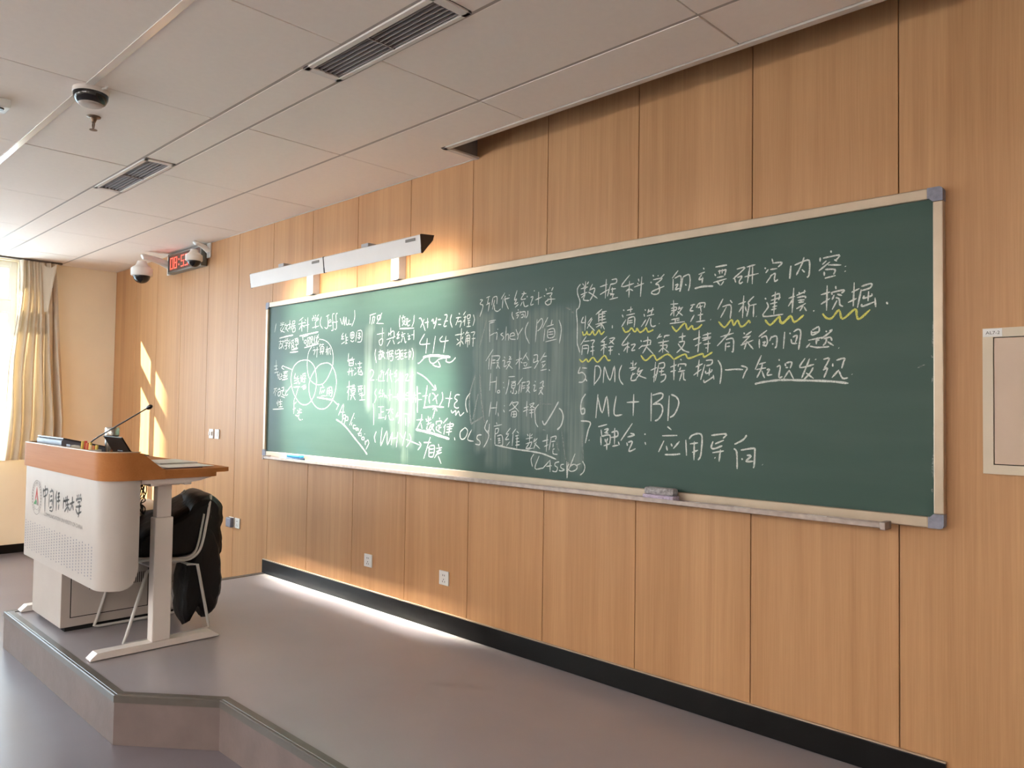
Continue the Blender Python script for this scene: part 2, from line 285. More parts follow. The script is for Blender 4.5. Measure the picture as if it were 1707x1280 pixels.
# ------------------------------------------------------------------ chalk handwriting
# each block: (x0, y0, k, width_m, strokes); a stroke point is (x0 + u/k, y0 + v/k) in the photo, later laid on the board
WRITING = {
 'left': [(440,500,9.483,.0062,"""195,370 170,510;255,400 325,385;290,345 290,430;265,360 275,380;320,350 305,372;280,430 262,480 330,510;320,430 268,515;350,370 325,420;335,405 385,395;375,400 335,470;340,430 385,500
385,390 430,380;412,320 408,470;380,460 435,420;450,340 490,330 485,375;450,375 488,372;455,345 435,470;450,415 500,405;475,385 472,440;455,450 495,440 490,495 455,505 455,455
620,275 560,330;545,385 650,355;600,320 600,500;600,390 555,470;605,395 640,430;650,310 665,330;640,350 660,365;630,410 715,385;695,275 690,510
780,245 790,270;815,235 820,262;865,230 845,265;770,330 770,290 860,290 850,325;795,320 845,312 815,360 820,450;765,440 870,410;910,265 890,340 895,400 930,450
985,260 1030,235;1010,240 1010,420 985,450 960,430;1010,370 1060,340 1050,310 1020,350 1020,410 1070,400;1115,215 1085,240 1095,430 1090,480 1065,480;1075,360 1120,345;1165,210 1140,240 1150,420 1135,465 1115,455;1120,355 1165,340
1205,285 1240,385 1265,265 1275,400 1300,270;1300,270 1310,390 1340,370 1345,310 1345,380 1385,380;1435,160 1435,290 1390,415
235,660 290,650;262,630 262,700;240,700 290,690;250,710 240,770 290,730;285,660 310,650 270,775;285,700 315,770;330,625 335,640;350,610 355,630;380,605 370,630;325,670 325,650 385,640 380,665;335,680 375,675 350,710 360,765 335,775;320,730 375,715
380,690 430,675;410,620 400,770;405,700 385,740;430,650 475,640;445,630 445,660;465,620 465,655;440,680 470,675 465,715 440,720 440,680;430,745 480,735;455,720 435,775;460,740 480,765
485,620 540,600;505,610 500,680;525,600 525,680;485,650 540,640;540,610 545,700;490,710 540,700;515,690 512,760;480,765 535,755
605,590 700,560;610,570 620,640;640,640 670,635 665,680 640,680 640,640;690,590 690,720 665,700;700,600 730,590 705,650;715,640 715,720;740,590 770,580 765,650;740,590 742,650;755,610 730,700;755,650 765,695 800,690;810,560 790,640;800,610 800,700;865,540 815,690;820,600 870,590;840,560 835,680;845,690 868,640
790,740 795,760;775,800 810,790 790,870;820,790 865,780;845,740 835,910;890,690 880,740;885,710 915,705;930,690 920,730;925,705 950,700;895,745 945,740 940,800 895,805 895,745;895,775 940,770;880,825 950,815;905,805 895,865;930,805 930,865
975,785 1015,775;1000,730 995,870;997,790 975,830;1020,770 1050,765 1045,830 1060,865;1020,770 1015,870
1340,840 1330,980;1320,960 1390,930;1400,900 1390,960;1385,945 1435,935
1255,520 1230,580 1265,570;1260,570 1225,620 1270,610;1225,695 1280,660;1300,530 1285,580;1300,570 1300,690;1290,600 1330,590;1290,640 1330,630;1285,690 1320,680;1370,520 1420,510 1420,590 1375,600 1370,520;1395,515 1395,595;1370,555 1420,550;1370,640 1400,660 1425,640;1390,620 1400,600
1470,500 1450,660;1480,490 1545,485 1550,600 1530,660 1475,665;1490,530 1520,525 1500,570;1490,560 1530,580 1500,600 1480,590;1500,620 1515,610
870,620 940,630 1010,670 1065,750 1092,850 1095,960 1080,1060 1040,1165 990,1260 930,1325 850,1340 780,1310 725,1250 695,1150 686,1030 690,920 710,820 755,740"""),
 (440,500,9.483,.012,"245,605 360,575 460,555;565,570 700,540 860,505;640,755 865,690;435,790 535,765;410,830 540,815"),
 (440,600,9.483,.007,"""640,0 560,20 490,80 450,160 432,260 432,360 450,460 485,560 540,650 600,700 670,705 730,665 790,570 820,460 832,340 825,230 800,110 750,40 700,5 640,0
980,45 890,70 820,140 750,260 715,380 715,500 740,610 790,700 850,760 930,775 1000,745 1070,660 1110,560 1140,430 1145,310 1120,180 1070,85 1020,50 980,45
160,100 215,90;195,0 195,180;165,150 220,140;165,205 235,185;215,190 225,300;205,240 245,235;250,200 240,300 285,290;270,210 285,250 260,270;305,190 380,180;310,215 370,205;340,180 320,260;300,250 375,240;305,275 370,265
290,90 440,150;310,85 280,120 320,150;155,460 210,445;185,455 150,530;180,500 180,570;190,480 205,500;215,480 245,450;225,510 265,500 250,560 225,565 225,510;240,440 260,480;265,490 300,480;280,440 320,430;300,470 290,540 330,560;265,570 330,595;310,420 315,500
225,630 220,730;205,660 205,700;240,650 245,680;260,620 260,740;235,665 290,655;240,700 285,695;230,745 295,735;445,390 345,520;350,470 345,560 380,540
500,210 480,290 510,280;480,330 515,320;475,375 515,360;540,250 520,300;520,310 555,290;530,330 520,380;545,320 555,375 570,360;585,240 590,260;575,290 590,280 590,350;600,280 620,270;615,220 610,350;620,220 660,210;630,250 660,245 640,290;620,300 665,290;640,290 645,350 625,345
590,430 660,390;610,450 670,410;620,470 670,435;545,430 500,590;485,600 470,700;480,700 515,660;460,780 500,760;480,650 470,850;495,870 545,880 560,850;530,790 545,810;560,770 600,790;575,790 530,850;540,830 600,830;520,890 560,880;545,900 560,940 590,950;605,935 610,945
925,395 935,415;890,440 955,430;900,440 880,540;905,490 915,530;925,480 935,510;960,470 940,520;905,570 980,565;1005,450 995,570;1005,450 1070,430 1075,560 1050,570;1010,490 1065,480;1010,525 1065,515;1038,450 1030,570
1100,640 1180,720;1160,700 1185,700 1145,785;1075,600 1100,640;1350,10 1345,90;1350,10 1410,5 1410,90;1350,50 1410,45;1350,90 1410,85;1320,190 1420,165;1355,130 1340,240;1390,130 1395,250
1450,50 1460,80;1435,120 1450,140;1425,240 1465,200;1480,60 1550,50;1515,20 1515,100;1480,125 1545,115;1515,125 1490,190 1550,180;1530,150 1560,230 1490,220
1310,430 1390,410;1350,330 1330,635;1345,450 1315,520;1350,450 1380,480;1385,420 1440,410;1400,390 1400,440;1425,385 1425,435;1380,460 1440,450 1435,510 1385,520 1380,460;1385,490 1435,480;1365,560 1440,540;1405,520 1370,630;1410,560 1445,630
1485,420 1560,410;1505,420 1500,510;1535,410 1535,500;1490,465 1565,450;1590,400 1595,540;1500,540 1560,520;1515,565 1590,550;1550,510 1550,620;1510,635 1600,625"""),
 (440,600,9.483,.011,"290,315 375,295;140,780 310,770;470,430 570,420;840,590 960,610 1100,635"),
 (550,650,9.483,.007,"""135,400 215,225 195,430;150,350 230,350;215,395 190,510;215,395 250,400 240,450 205,450;255,420 225,540;255,420 285,430 280,480 240,480;385,365 310,555;350,510 340,560;385,440 390,450;410,560 370,560 375,610 415,600;440,600 410,610 420,640 450,610 450,650;500,610 455,710 480,720;440,690 500,680;500,700 490,740;550,690 550,700;520,740 500,770 530,790 545,760 520,740;555,800 560,870;560,830 600,790 615,840 595,890 570,940"""),
 (550,650,9.483,.012,"100,465 230,560 400,770 520,920 590,1020")],
 'middle_left': [(550,650,9.483,.008,"""735,655 705,740 720,830;825,595 805,880 900,650 910,865 985,670;990,665 970,870;990,770 1055,755;1075,665 1050,905;1105,680 1150,760;1200,660 1145,880;1255,690 1280,790 1210,900;1205,780 1420,870;1410,820 1440,870 1390,950
1075,350 1040,430;1095,320 1130,360;1055,420 1115,400 1080,530;1165,375 1290,385;1195,440 1200,560;1240,430 1260,520;1235,400 1235,580"""),
 (660,680,9.483,.008,"""440,545 555,545;545,460 440,800;500,620 540,640;530,600 520,770;540,600 610,600 590,760 530,770;535,650 600,645;530,710 595,700;675,570 680,610;640,640 730,625;640,690 720,660;650,730 725,700;700,640 610,790;670,760 715,880
330,190 430,185;410,100 400,190 330,330;395,240 415,325;475,170 490,200;510,130 515,270;480,210 560,180;490,260 560,230;545,150 530,190;500,280 490,340 550,340;555,260 510,370;560,270 600,260 540,370;555,290 615,380;690,155 695,180;640,260 645,215 725,210 715,250;660,280 710,270;685,280 680,350;690,310 720,305;650,290 640,340 720,395;820,160 750,240;790,260 755,310;775,300 760,420;810,260 905,250 900,290;800,300 900,290;805,340 890,325;795,385 885,370;860,220 835,435;925,465 935,510
1080,320 1020,380 1020,470 1060,495 1110,450 1135,360 1100,315 1080,320;1200,340 1135,495 1230,525;1355,425 1300,430 1280,480 1330,530 1320,580 1255,570;1435,370 1470,430 1440,530 1385,625;1450,190 1405,310 1440,370 1470,350;1480,250 1465,430;1495,490 1505,495"""),
 (660,680,9.483,.017,"315,340 500,380 680,435 845,490"),
 (600,505,11.633,.0068,"""190,240 310,200;205,230 190,400;240,290 290,270 265,400;260,250 230,415;340,250 400,240 395,310 345,320 340,250;430,190 330,400;320,395 460,400;785,240 765,350 775,480;805,290 880,270;840,235 845,290;830,300 820,330;870,300 885,320;820,360 880,345 820,440;830,380 890,430;910,290 900,330;905,340 900,430;930,290 925,440 970,420;980,330 935,370;1055,235 1045,360 1010,460
330,610 470,580;440,480 435,670;370,730 440,690 430,800 390,815 370,730;555,620 650,540 665,640 640,690;560,570 555,640;600,480 600,640;520,710 690,650;590,720 525,840;640,710 670,800;760,550 720,620 770,600;770,610 715,690 770,670;730,790 780,750;820,560 830,590;800,620 880,590;830,600 815,650 860,640;830,670 800,760;860,660 880,770 900,740;930,590 940,610;930,650 970,630 940,710 980,690;1000,620 1050,610;1050,520 1045,715
310,890 295,1000 320,1160;360,950 450,930;395,900 395,1000;360,1010 440,990;380,1010 370,1090 420,1070;440,940 400,1100;430,970 470,960 430,1060;440,1010 490,1080;510,970 560,950;545,900 530,1090;570,940 640,920 630,960;575,930 560,1100;580,990 650,980;610,960 605,1020;580,1040 640,1030 630,1110 590,1120;700,910 690,990 760,970;720,930 770,910 760,1080 730,1090;690,1060 750,1030;780,930 840,910;790,930 790,1080 850,1070;800,970 840,1040;835,960 800,1040;860,920 900,910;855,980 920,960;890,980 870,1050 920,1040;940,960 990,940 975,1060;960,900 950,1100;1010,870 1040,980 1020,1100"""),
 (600,505,11.633,.011,"770,500 1050,485"),
 (600,600,11.633,.0068,"""190,230 230,190 265,230 240,320 195,390 280,385;320,375 322,385;400,220 440,200;420,240 470,230;420,240 400,340;455,240 450,380;380,290 360,400 480,400;560,170 490,290;540,240 530,420;570,290 640,270;600,190 590,300 620,430;720,190 670,260 710,260;720,270 670,320 720,310;680,430 730,380;760,290 800,270;780,240 780,270;760,330 800,320;770,340 740,400;800,330 810,400;820,320 840,310 830,430;880,290 930,280 890,400 960,390;960,330 1040,290;1020,220 1010,450
325,560 290,640 320,720 280,830;260,840 268,1050 265,1260;400,570 370,650 410,640;370,720 420,690;440,570 440,620;430,650 470,640;450,660 430,720;470,660 490,730;500,680 530,740;550,690 620,670;585,570 580,790;640,720 720,715;730,650 720,760;760,610 750,790;750,660 790,640;790,640 800,780;810,620 800,700 850,690;860,640 840,790;850,680 900,670;860,730 910,790;900,640 1010,630;960,610 955,700;900,690 1020,680;890,750 1030,740;1060,630 1030,830;1040,690 1090,680;1080,720 1080,830;1125,650 1185,645;1120,770 1200,765
355,910 465,905;410,910 410,1120;410,1010 465,1000;375,1040 375,1130;355,1125 475,1115;510,970 645,955;600,930 545,1040;600,970 640,1040;510,1070 490,1160;560,1060 580,1150 650,1160 640,1120"""),
 (600,600,11.633,.011,"1110,510 1118,750 1115,1020"),
 (680,600,10.664,.0078,"""165,225 250,270 340,340 420,430 490,520;430,530 500,525 480,440;260,645 345,630;345,450 320,640 290,850;400,590 375,680 390,770;430,590 480,620 520,780;540,610 440,720;610,570 620,690 565,810;670,680 790,685;765,560 720,840;925,620 860,620 835,680 880,720 835,770 830,830 870,855 905,845;770,890 790,940 850,900 850,980 900,910 930,990 1000,930;440,1040 490,860;440,880 490,855 520,910;1105,590 1040,690 1030,820 1060,935"""),
 (680,600,10.664,.011,"275,850 450,825 640,840"),
 (680,500,10.664,.0078,"""200,330 240,340 310,550;290,340 225,490;300,405 370,390;350,320 350,500;420,380 450,340 460,420 510,350;510,310 500,400 465,510;535,350 590,345;540,435 590,435;650,265 700,280 640,460 690,460;650,380 710,370;780,255 755,370 790,490;910,230 920,260;855,320 950,305;900,320 850,450;890,390 950,380 925,490;1030,200 985,270;990,310 1040,300;1020,270 1005,460;1010,350 975,400;1060,270 1110,265 1100,320 1060,330 1060,270;1060,370 1110,360;1060,410 1105,400;1085,350 1080,460;1040,475 1120,465;1165,260 1185,350 1155,460
840,625 985,600;955,500 945,660 925,830;870,690 900,720;865,800 930,740;980,650 960,700;950,720 990,790;985,575 1000,590;1060,550 1020,620;1040,590 1090,580;1040,640 1025,780;1040,640 1100,630 1090,800;1040,690 1095,680;1040,730 1090,720;1065,640 1060,840;1120,580 1190,570 1160,640;1135,690 1200,680;1165,650 1155,830
300,600 215,750 240,790 395,775;345,680 320,950;490,640 445,950;620,640 570,700 600,740 725,720;680,640 635,940;175,1125 210,1115 300,1020;380,1020 390,1090 440,1130 500,1100 560,1050 680,1030 680,1090 740,1110 800,1080 850,1020;540,1090 575,1180 500,1180 440,1150"""),
 (680,500,10.664,.017,"270,1020 400,990 550,990 755,1015")],
 'middle': [(790,470,10.04,.0068,"""105,300 145,300 105,370 155,400 100,580;210,265 270,240;250,250 225,380;205,385 270,345;265,340 240,495;320,260 300,390;325,260 385,245 385,370;350,300 310,460;345,380 350,470 400,490 450,450;520,180 455,290;490,270 475,440;510,290 600,265;530,230 520,300 580,455;590,215 595,225;725,140 680,300 720,280;720,290 680,370 740,340;690,425 750,370;835,160 845,190;800,200 880,190;840,200 790,290 870,280;815,330 780,400;830,320 850,410 915,390;895,230 890,260;1010,140 1015,155;950,260 990,250 950,380 1000,370;1030,300 1140,250;1085,165 1080,380;1175,225 1190,240;1205,105 1215,150;1270,95 1275,105;1330,85 1300,150;1215,200 1310,185 1270,250;1230,290 1360,285;1290,240 1290,350 1230,385 1195,340 1250,300
645,500 640,560 670,630;740,455 745,480;700,530 760,500;710,560 750,550 720,610;780,490 770,530;770,510 860,500 850,600;790,550 830,540 820,590 790,595;905,480 900,550 870,605
250,660 370,635;265,690 350,665;265,680 265,1005;265,900 350,850;355,860 390,850 380,970;400,780 402,800;490,850 450,880 500,920 470,975;545,745 530,980;535,900 575,870 580,980;600,910 680,890 660,850 610,880 610,950 700,960;705,790 740,900 725,965;740,890 820,765;915,665 865,780 870,900 930,1030;1060,620 1030,1005;1065,690 1130,610 1155,680 1110,780 1065,820;1240,590 1150,770;1190,780 1170,990;1220,745 1335,710;1310,630 1290,730;1240,800 1340,780 1345,910 1240,930 1240,800;1250,840 1330,830;1250,880 1330,870;1200,1000 1385,955;1425,635 1465,790 1430,1030"""),
 (790,570,8.535,.0068,"""275,105 170,270;220,230 210,390;250,200 370,200 340,270;260,200 240,390;260,260 310,255;260,300 310,295;320,270 360,255;320,300 350,290 320,380;330,310 370,380;430,210 445,230;405,270 440,265 430,350 470,330;500,205 525,215 500,250 540,240;470,290 520,280 460,390;480,310 550,380;600,260 690,230;655,120 645,390;650,250 595,320;670,280 690,300;755,150 690,260;740,190 780,260;700,300 750,290;710,320 730,350;760,300 740,350;695,380 825,355;850,190 905,185 900,270;860,230 850,290 920,270 860,380;1015,150 940,270;970,210 1040,200;960,290 1020,270;975,310 985,350;1020,310 970,370;950,405 1040,385;1070,390 1080,410
240,445 225,690;235,575 325,560;325,490 310,720;340,690 335,720 365,720 365,690 340,690;420,570 422,585;425,640 430,655;495,495 585,490;500,530 490,620 455,745;530,570 600,560;540,590 590,580 580,650 540,650 540,590;540,620 590,615;565,660 560,730 540,720;530,690 520,720;600,690 610,720 580,740;695,505 620,610;660,600 635,740;680,580 740,570;690,580 670,720;690,630 730,620;690,660 730,650;750,570 790,560 780,610 750,620;750,650 790,640 740,720;750,660 800,725;870,555 880,570;845,620 870,615 855,700 890,680;940,590 990,555 980,620 1000,630;930,660 980,650 920,750;940,680 985,750
245,850 215,1060;240,940 330,935;330,845 310,1035;345,1005 350,1055;435,900 435,915;420,960 435,1000;550,840 505,910;535,870 630,855 580,930 500,980;545,880 640,990;540,990 530,1060;540,995 600,990 600,1060 545,1065;570,990 570,1060;550,1030 600,1025;710,940 780,920;755,840 750,1060;700,990 770,960;790,890 860,870 800,940;800,900 870,940;780,970 860,960;790,1010 850,1000;820,940 820,1080;925,885 870,960 870,1050 880,1150 915,1210"""),
 (790,680,8.535,.0095,"975,180 1010,235 1110,80 1205,-90;1210,0 1255,50 1270,140 1240,250 1185,310;300,525 460,560 620,590 800,615 960,645 1080,690 1170,730"),
 (790,680,8.535,.0068,"""320,205 330,235;285,260 400,235;305,290 300,440 300,520;300,300 350,290 340,350 300,370;330,400 400,390 410,520 380,530;340,440 370,430 350,470 380,460;345,500 380,490;520,285 460,370 500,365;495,380 450,450 500,440;465,540 510,480;600,295 545,370;560,360 545,540;610,330 640,360;590,400 640,385;595,440 640,430;595,485 650,475;590,530 655,520;615,390 610,570
760,370 775,400;800,360 790,480;835,370 810,400;740,440 835,420;740,510 830,480;790,500 740,580 800,560;830,480 790,590;760,590 840,570;870,430 850,480;850,490 905,430;890,480 850,580;860,500 940,580;975,475 1060,450;1045,375 1030,620;1000,550 1060,520;1090,420 1170,400 1160,450;1100,420 1070,600;1100,480 1160,470;1130,500 1125,560;1120,590 1150,580;1125,600 1130,650 1190,660
855,655 815,730 835,835;930,680 870,860 990,850;1085,740 975,865;1085,740 1085,910;1030,830 1110,820;1215,765 1160,780 1155,820 1190,850 1170,905 1115,895;1280,800 1240,810 1240,850 1290,880 1240,895 1210,885;1360,790 1330,850 1380,900 1450,880 1470,830 1420,800 1360,840;1320,760 1325,1000;1340,770 1330,990;1440,650 1350,880;1450,820 1520,790;1545,755 1580,830 1560,910 1510,955""")],
 'right': [(940,440,8.535,.0074,"""240,285 195,350 200,440 230,530 215,620 180,665 192,850 190,1110 205,1180 230,1263;265,280 285,300;310,245 310,360;355,250 330,290;240,355 345,325;290,300 300,440;240,440 335,400;250,480 300,440 280,510 360,520;410,285 370,360;360,375 440,345 415,440 370,520;350,400 400,430 480,490
515,325 620,290;605,215 590,490;515,435 640,360;680,225 750,215 740,270 660,290;665,290 620,460;670,360 740,350;690,330 690,410;650,420 720,430;660,440 700,435 690,480;650,505 770,475;940,155 820,320 1000,275;935,240 925,475;930,350 885,390;940,355 985,380;1060,210 1070,250;1050,270 1060,290;1000,330 1140,275;1110,180 1090,465;1235,255 1250,270;1265,155 1280,180;1340,160 1345,175;1430,145 1370,210;1270,225 1400,205 1300,290;1310,295 1350,300 1360,390 1320,430 1260,425 1260,390 1430,315
845,650 860,665;830,720 845,760;820,895 885,790;900,660 980,640;955,605 950,690;890,730 1010,705;915,770 905,870;910,775 1005,755 1000,900;920,810 980,800;920,840 980,830;1155,645 1165,665;1140,710 1150,750;1100,895 1170,790;1210,640 1195,700;1200,680 1280,650;1270,620 1240,720;1180,740 1285,715;1220,760 1160,890;1240,770 1235,850 1260,890 1310,875;1355,845 1360,850
280,750 250,830 310,830;310,735 300,950;400,760 340,840;405,780 330,920;340,850 440,950;545,640 455,720;500,680 495,830;540,690 610,670;500,720 590,700;500,760 590,740;500,800 600,780;550,670 545,820;450,860 610,825;540,830 530,920;530,860 460,900;545,860 580,930;690,870 690,915"""),
 (1120,410,8.535,.0074,"""90,350 5,460;20,470 15,630;40,460 130,430 120,600 110,650;45,560 90,545 50,620 110,600;160,440 120,650;160,440 240,405 260,470 255,560 235,640;190,545 210,560;450,310 460,335;380,405 470,370;430,400 385,480 450,460;440,440 430,530;620,300 785,270;660,360 740,345 770,340 750,420;680,340 680,400;720,330 715,390;610,395 625,425;640,450 740,430;590,520 780,465;640,500 690,560;740,500 700,560;925,330 1040,310 870,470;890,450 910,520;930,450 1000,430 960,500 970,535 1010,510;1065,300 1190,265;1110,300 1075,525;1035,440 1235,390;1150,290 1145,540;1425,180 1440,235;1430,245 1570,235 1510,300;1320,310 1340,325;1375,330 1335,385;1400,335 1500,320;1400,430 1470,390 1460,460 1470,505 1510,475;1430,400 1345,525
-20,830 90,820;25,770 30,1000;-10,890 60,870 60,910 -10,920;110,860 90,910;90,900 160,870;150,880 60,1000;80,930 155,990;10,940 -20,990;-10,1050 110,1025;50,1035 50,1090;-30,1105 185,1075;70,1060 110,1050;265,845 330,830;300,850 260,920 310,920;265,1080 320,980;350,880 385,820 470,810 460,880;370,880 440,850;400,830 420,940;370,985 445,970;410,940 405,1075;345,1080 475,1060;550,1045 556,1050
730,750 650,905;830,770 860,810;720,865 840,845 830,1035;780,860 695,1020;945,830 1055,790;1025,705 1005,1025;1010,850 955,940;1045,860 1060,930;1170,715 1090,800 1100,850 1065,1005;1110,850 1205,825;1165,830 1160,1010;1200,1000 1206,1004;1325,740 1345,760;1350,800 1370,870 1300,1000 1585,970;1420,715 1530,680 1520,770;1410,775 1550,730;1400,825 1500,800;1430,870 1500,850;1410,910 1490,890;1475,650 1450,975"""),
 (1120,410,8.535,.010,"325,605 450,575 590,572;1695,280 1675,465;620,300 785,270"),
 (1290,400,8.535,.0076,"""295,360 480,285 510,350 500,500 470,530;430,245 400,340 320,500;400,420 440,460;240,370 230,550;810,150 820,180;660,250 660,310;700,260 930,215 880,290;860,280 900,300;750,295 690,350;800,310 640,440;770,355 960,355;715,450 720,510;730,420 870,420 850,490;725,545 880,505;1018,370 1022,380;1012,440 1018,450
210,830 300,800;285,680 260,1035;280,830 205,945;320,790 455,730;360,740 365,780;440,710 430,760;330,820 440,800 450,830;340,860 440,850;350,890 430,880;320,980 455,900;370,1010 420,930;430,950 465,1010;565,1000 575,1015;670,780 800,740;760,645 750,1005;670,915 800,830;880,655 885,700;820,740 830,780;810,750 1000,710 960,760;860,780 830,850;900,770 970,790;880,820 930,840 940,920 985,945;900,860 830,990;1105,745 1220,690;1145,605 1130,945;1055,890 1180,830;1245,660 1385,620 1370,680 1250,720;1245,700 1190,965;1290,790 1275,830 1400,790;1350,730 1340,870;1395,760 1395,800;1440,820 1450,955;1255,910 1260,945 1430,880;1605,880 1620,915"""),
 (950,520,8.535,.0074,"""235,345 155,470;200,420 280,410;180,480 170,610;180,480 265,480 250,600;180,520 255,515;290,410 350,400 320,460;300,500 350,490;290,560 350,545;325,460 325,620;530,345 440,430;450,430 500,420;440,480 530,460;490,420 480,610;480,500 440,550;500,490 520,510;560,380 640,370 560,450;570,400 630,460;540,500 620,490;550,550 610,540;580,480 575,610;695,590 705,610;860,300 740,470 850,440;825,420 815,580;810,490 765,560;830,490 850,510;870,470 930,460 880,545 930,540;1010,400 1020,425;980,525 1040,470;1040,420 1145,400 1140,460;1110,350 1100,470 1035,590;1010,490 1155,460;1095,500 1190,600;1290,310 1240,380;1260,360 1310,345;1360,330 1340,370;1340,340 1420,330;1255,440 1410,410;1330,390 1320,580;1280,480 1380,470 1370,520;1320,510 1265,570;1330,510 1410,580;1550,360 1650,340;1605,295 1600,410;1550,430 1630,420 1600,500 1520,580;1540,450 1610,540 1700,575
150,780 120,870 180,860 225,920 190,990 125,1000;175,795 245,800;215,940 245,985;360,765 345,1045;360,770 410,770 440,830 420,930 345,1030;490,780 475,1010;495,775 570,970 635,770 640,1000;740,755 705,850 710,960 760,1035;900,690 895,790;870,720 880,740;950,720 920,760;845,800 950,785;870,830 940,800;870,910 930,870;900,860 870,970 950,965;990,790 960,850;960,860 1040,820;1030,830 930,970;950,870 1000,910 1090,945;1150,830 1240,790;1220,710 1195,1000;1180,930 1250,870;1260,740 1340,720 1340,790 1270,800;1265,750 1215,980;1270,850 1340,840;1310,810 1300,880;1290,900 1360,890 1350,960 1290,1000;1430,785 1520,750;1485,680 1480,970;1430,850 1510,830;1575,670 1590,690;1545,740 1540,780;1550,740 1650,740 1640,770;1580,780 1560,830;1540,850 1640,830;1600,850 1560,980;1620,850 1620,950 1650,970"""),
 (1120,510,8.535,.0076,"""305,480 410,440;390,345 385,500 370,660;330,570 420,520;440,420 560,385;510,375 510,440;430,460 560,440;440,490 550,460;455,545 550,530;520,490 510,660;480,600 500,590;690,440 880,385;830,320 800,400 645,570;770,520 760,640;770,480 860,460 880,520 870,650 855,640;780,530 830,520;780,580 830,570;1020,380 1040,400;1135,360 1050,420;1010,450 1110,430;980,560 1160,485;1120,420 1000,540;1070,500 1030,615;1080,520 1160,615;1355,345 1235,440;1245,470 1245,600;1270,450 1340,430 1360,520 1330,580;1290,520 1330,510 1300,560 1340,560;1420,430 1390,500;1410,450 1490,430 1490,560 1465,600;1430,530 1440,550
340,870 440,820;390,765 365,1005;310,985 420,900;485,775 575,770 560,830 490,850;470,830 410,1050;480,920 490,960 570,930;540,880 530,990;570,900 570,930;455,1050 470,1085 600,1000;590,980 600,1045;655,770 700,850 705,960 685,1110;765,900 780,910 900,900 1015,905;985,850 1070,880 1040,950 1010,1030;1275,700 1185,905;1240,830 1340,800;1200,905 1340,880;1290,820 1270,900 1210,1020;1280,920 1320,1025;1350,910 1390,900 1355,980 1430,975"""),
 (1280,470,6.738,.0076,"""190,560 175,750;245,570 255,585;290,560 340,530 370,560 360,660 345,760;260,640 270,690;280,620 330,600 310,680;270,690 330,690;490,545 490,600;500,540 570,505 570,560 495,600;495,570 560,560;455,655 620,620;545,635 545,700;540,660 580,650;430,740 475,690;470,720 560,735 690,725;650,550 665,560;690,550 720,545 600,640;625,640 700,620 720,660;660,640 650,680 620,715;670,670 740,715;795,740 800,743
125,865 130,885;100,955 140,945 125,1070 165,1060;195,910 200,945;205,910 270,900 250,970;200,960 230,960;240,990 180,1085;240,990 290,1090;420,855 360,960 520,925;470,860 430,960 380,1080;510,960 470,1030 400,1100;430,1020 515,1085;535,865 540,875;625,870 690,860 630,980;620,990 670,970 630,1075;730,915 730,950;770,880 860,855 850,900 830,970;800,985 720,1075;800,1000 840,1080 900,1075;945,1035 948,1038"""),
 (1280,470,6.738,.010,"-146,1146 -60,1125 90,1105 200,1100 400,1105 700,1115 905,1138"),
 (950,640,8.535,.0088,"""225,140 170,230 155,350 170,425 210,410 205,345 165,360;400,145 370,485;400,190 460,410 525,175 555,465;660,170 630,430 745,435;810,262 985,252;910,145 900,455;1160,125 1155,530;1175,160 1290,130 1325,155 1300,210 1180,295;1190,290 1280,285 1320,340 1310,420 1260,500 1210,525;1415,165 1395,525;1440,150 1510,180 1550,250 1530,350 1480,440 1425,475;155,525 290,545 260,660 220,840;272,795 278,805;405,608 530,575;445,650 455,740;490,650 550,640 500,700;490,690 550,700;440,745 445,870;450,745 570,730 565,860;500,780 510,830;540,770 520,830;480,880 570,850;525,790 525,940;590,690 670,670 680,740 590,760;640,625 635,860;605,885 690,870;690,820 705,870;890,560 725,805;860,700 920,725 820,755;810,830 820,880;830,830 890,820 840,955 935,920;1065,705 1075,725;1070,825 1080,865"""),
 (1080,690,8.129,.0088,"""265,170 320,215;195,295 400,290;220,360 145,515;250,430 265,495;315,400 330,440;430,370 345,470;230,550 350,550 440,540;515,350 525,565;560,340 600,290 690,265 735,310 725,500 710,580 680,625;570,405 680,390;630,370 625,625;600,520 680,490;860,290 1060,270 1020,330;910,405 1030,355;885,370 860,450 900,470 1010,430;875,525 1030,500;985,480 965,645;905,590 915,598;1340,285 1290,350 1175,410;1165,470 1205,520 1210,745;1260,490 1430,465 1450,500 1440,700 1425,720;1270,600 1285,620;1340,560 1400,570 1330,640 1430,640;1553,685 1556,688""")]}
YELLOW = [(940,440,8.535,.0095,"265,960 280,1010 310,1000 330,960 340,1000 380,1000 410,950 430,1005 460,1000 500,940 530,1000 580,955;835,900 860,950 880,970 930,950 965,910 1000,960 1030,950 1040,915 1080,970 1130,950 1170,910 1200,965 1275,935"),
 (1120,510,8.535,.0095,"0,285 50,350 80,350 185,245 225,335 285,280 310,330 380,310 430,260;665,220 730,295 770,290 850,195 880,275 935,205 980,290 1040,270 1095,210 1115,245;1325,195 1385,265 1430,250 1530,150 1540,220 1580,245 1690,145;30,760 185,685 240,745 430,680 460,725 580,655"),
 (1280,470,6.738,.0095,"125,385 165,460 255,380 300,450 405,370;615,355 660,405 720,405 800,315 840,415 980,305 1000,380 1030,415 1150,310"),
 (950,520,8.535,.0095,"135,670 180,710 235,670 265,710 330,645 395,715 490,620 540,685 580,685;1010,615 1080,690 1185,610 1230,680 1260,675 1390,600 1480,675")]
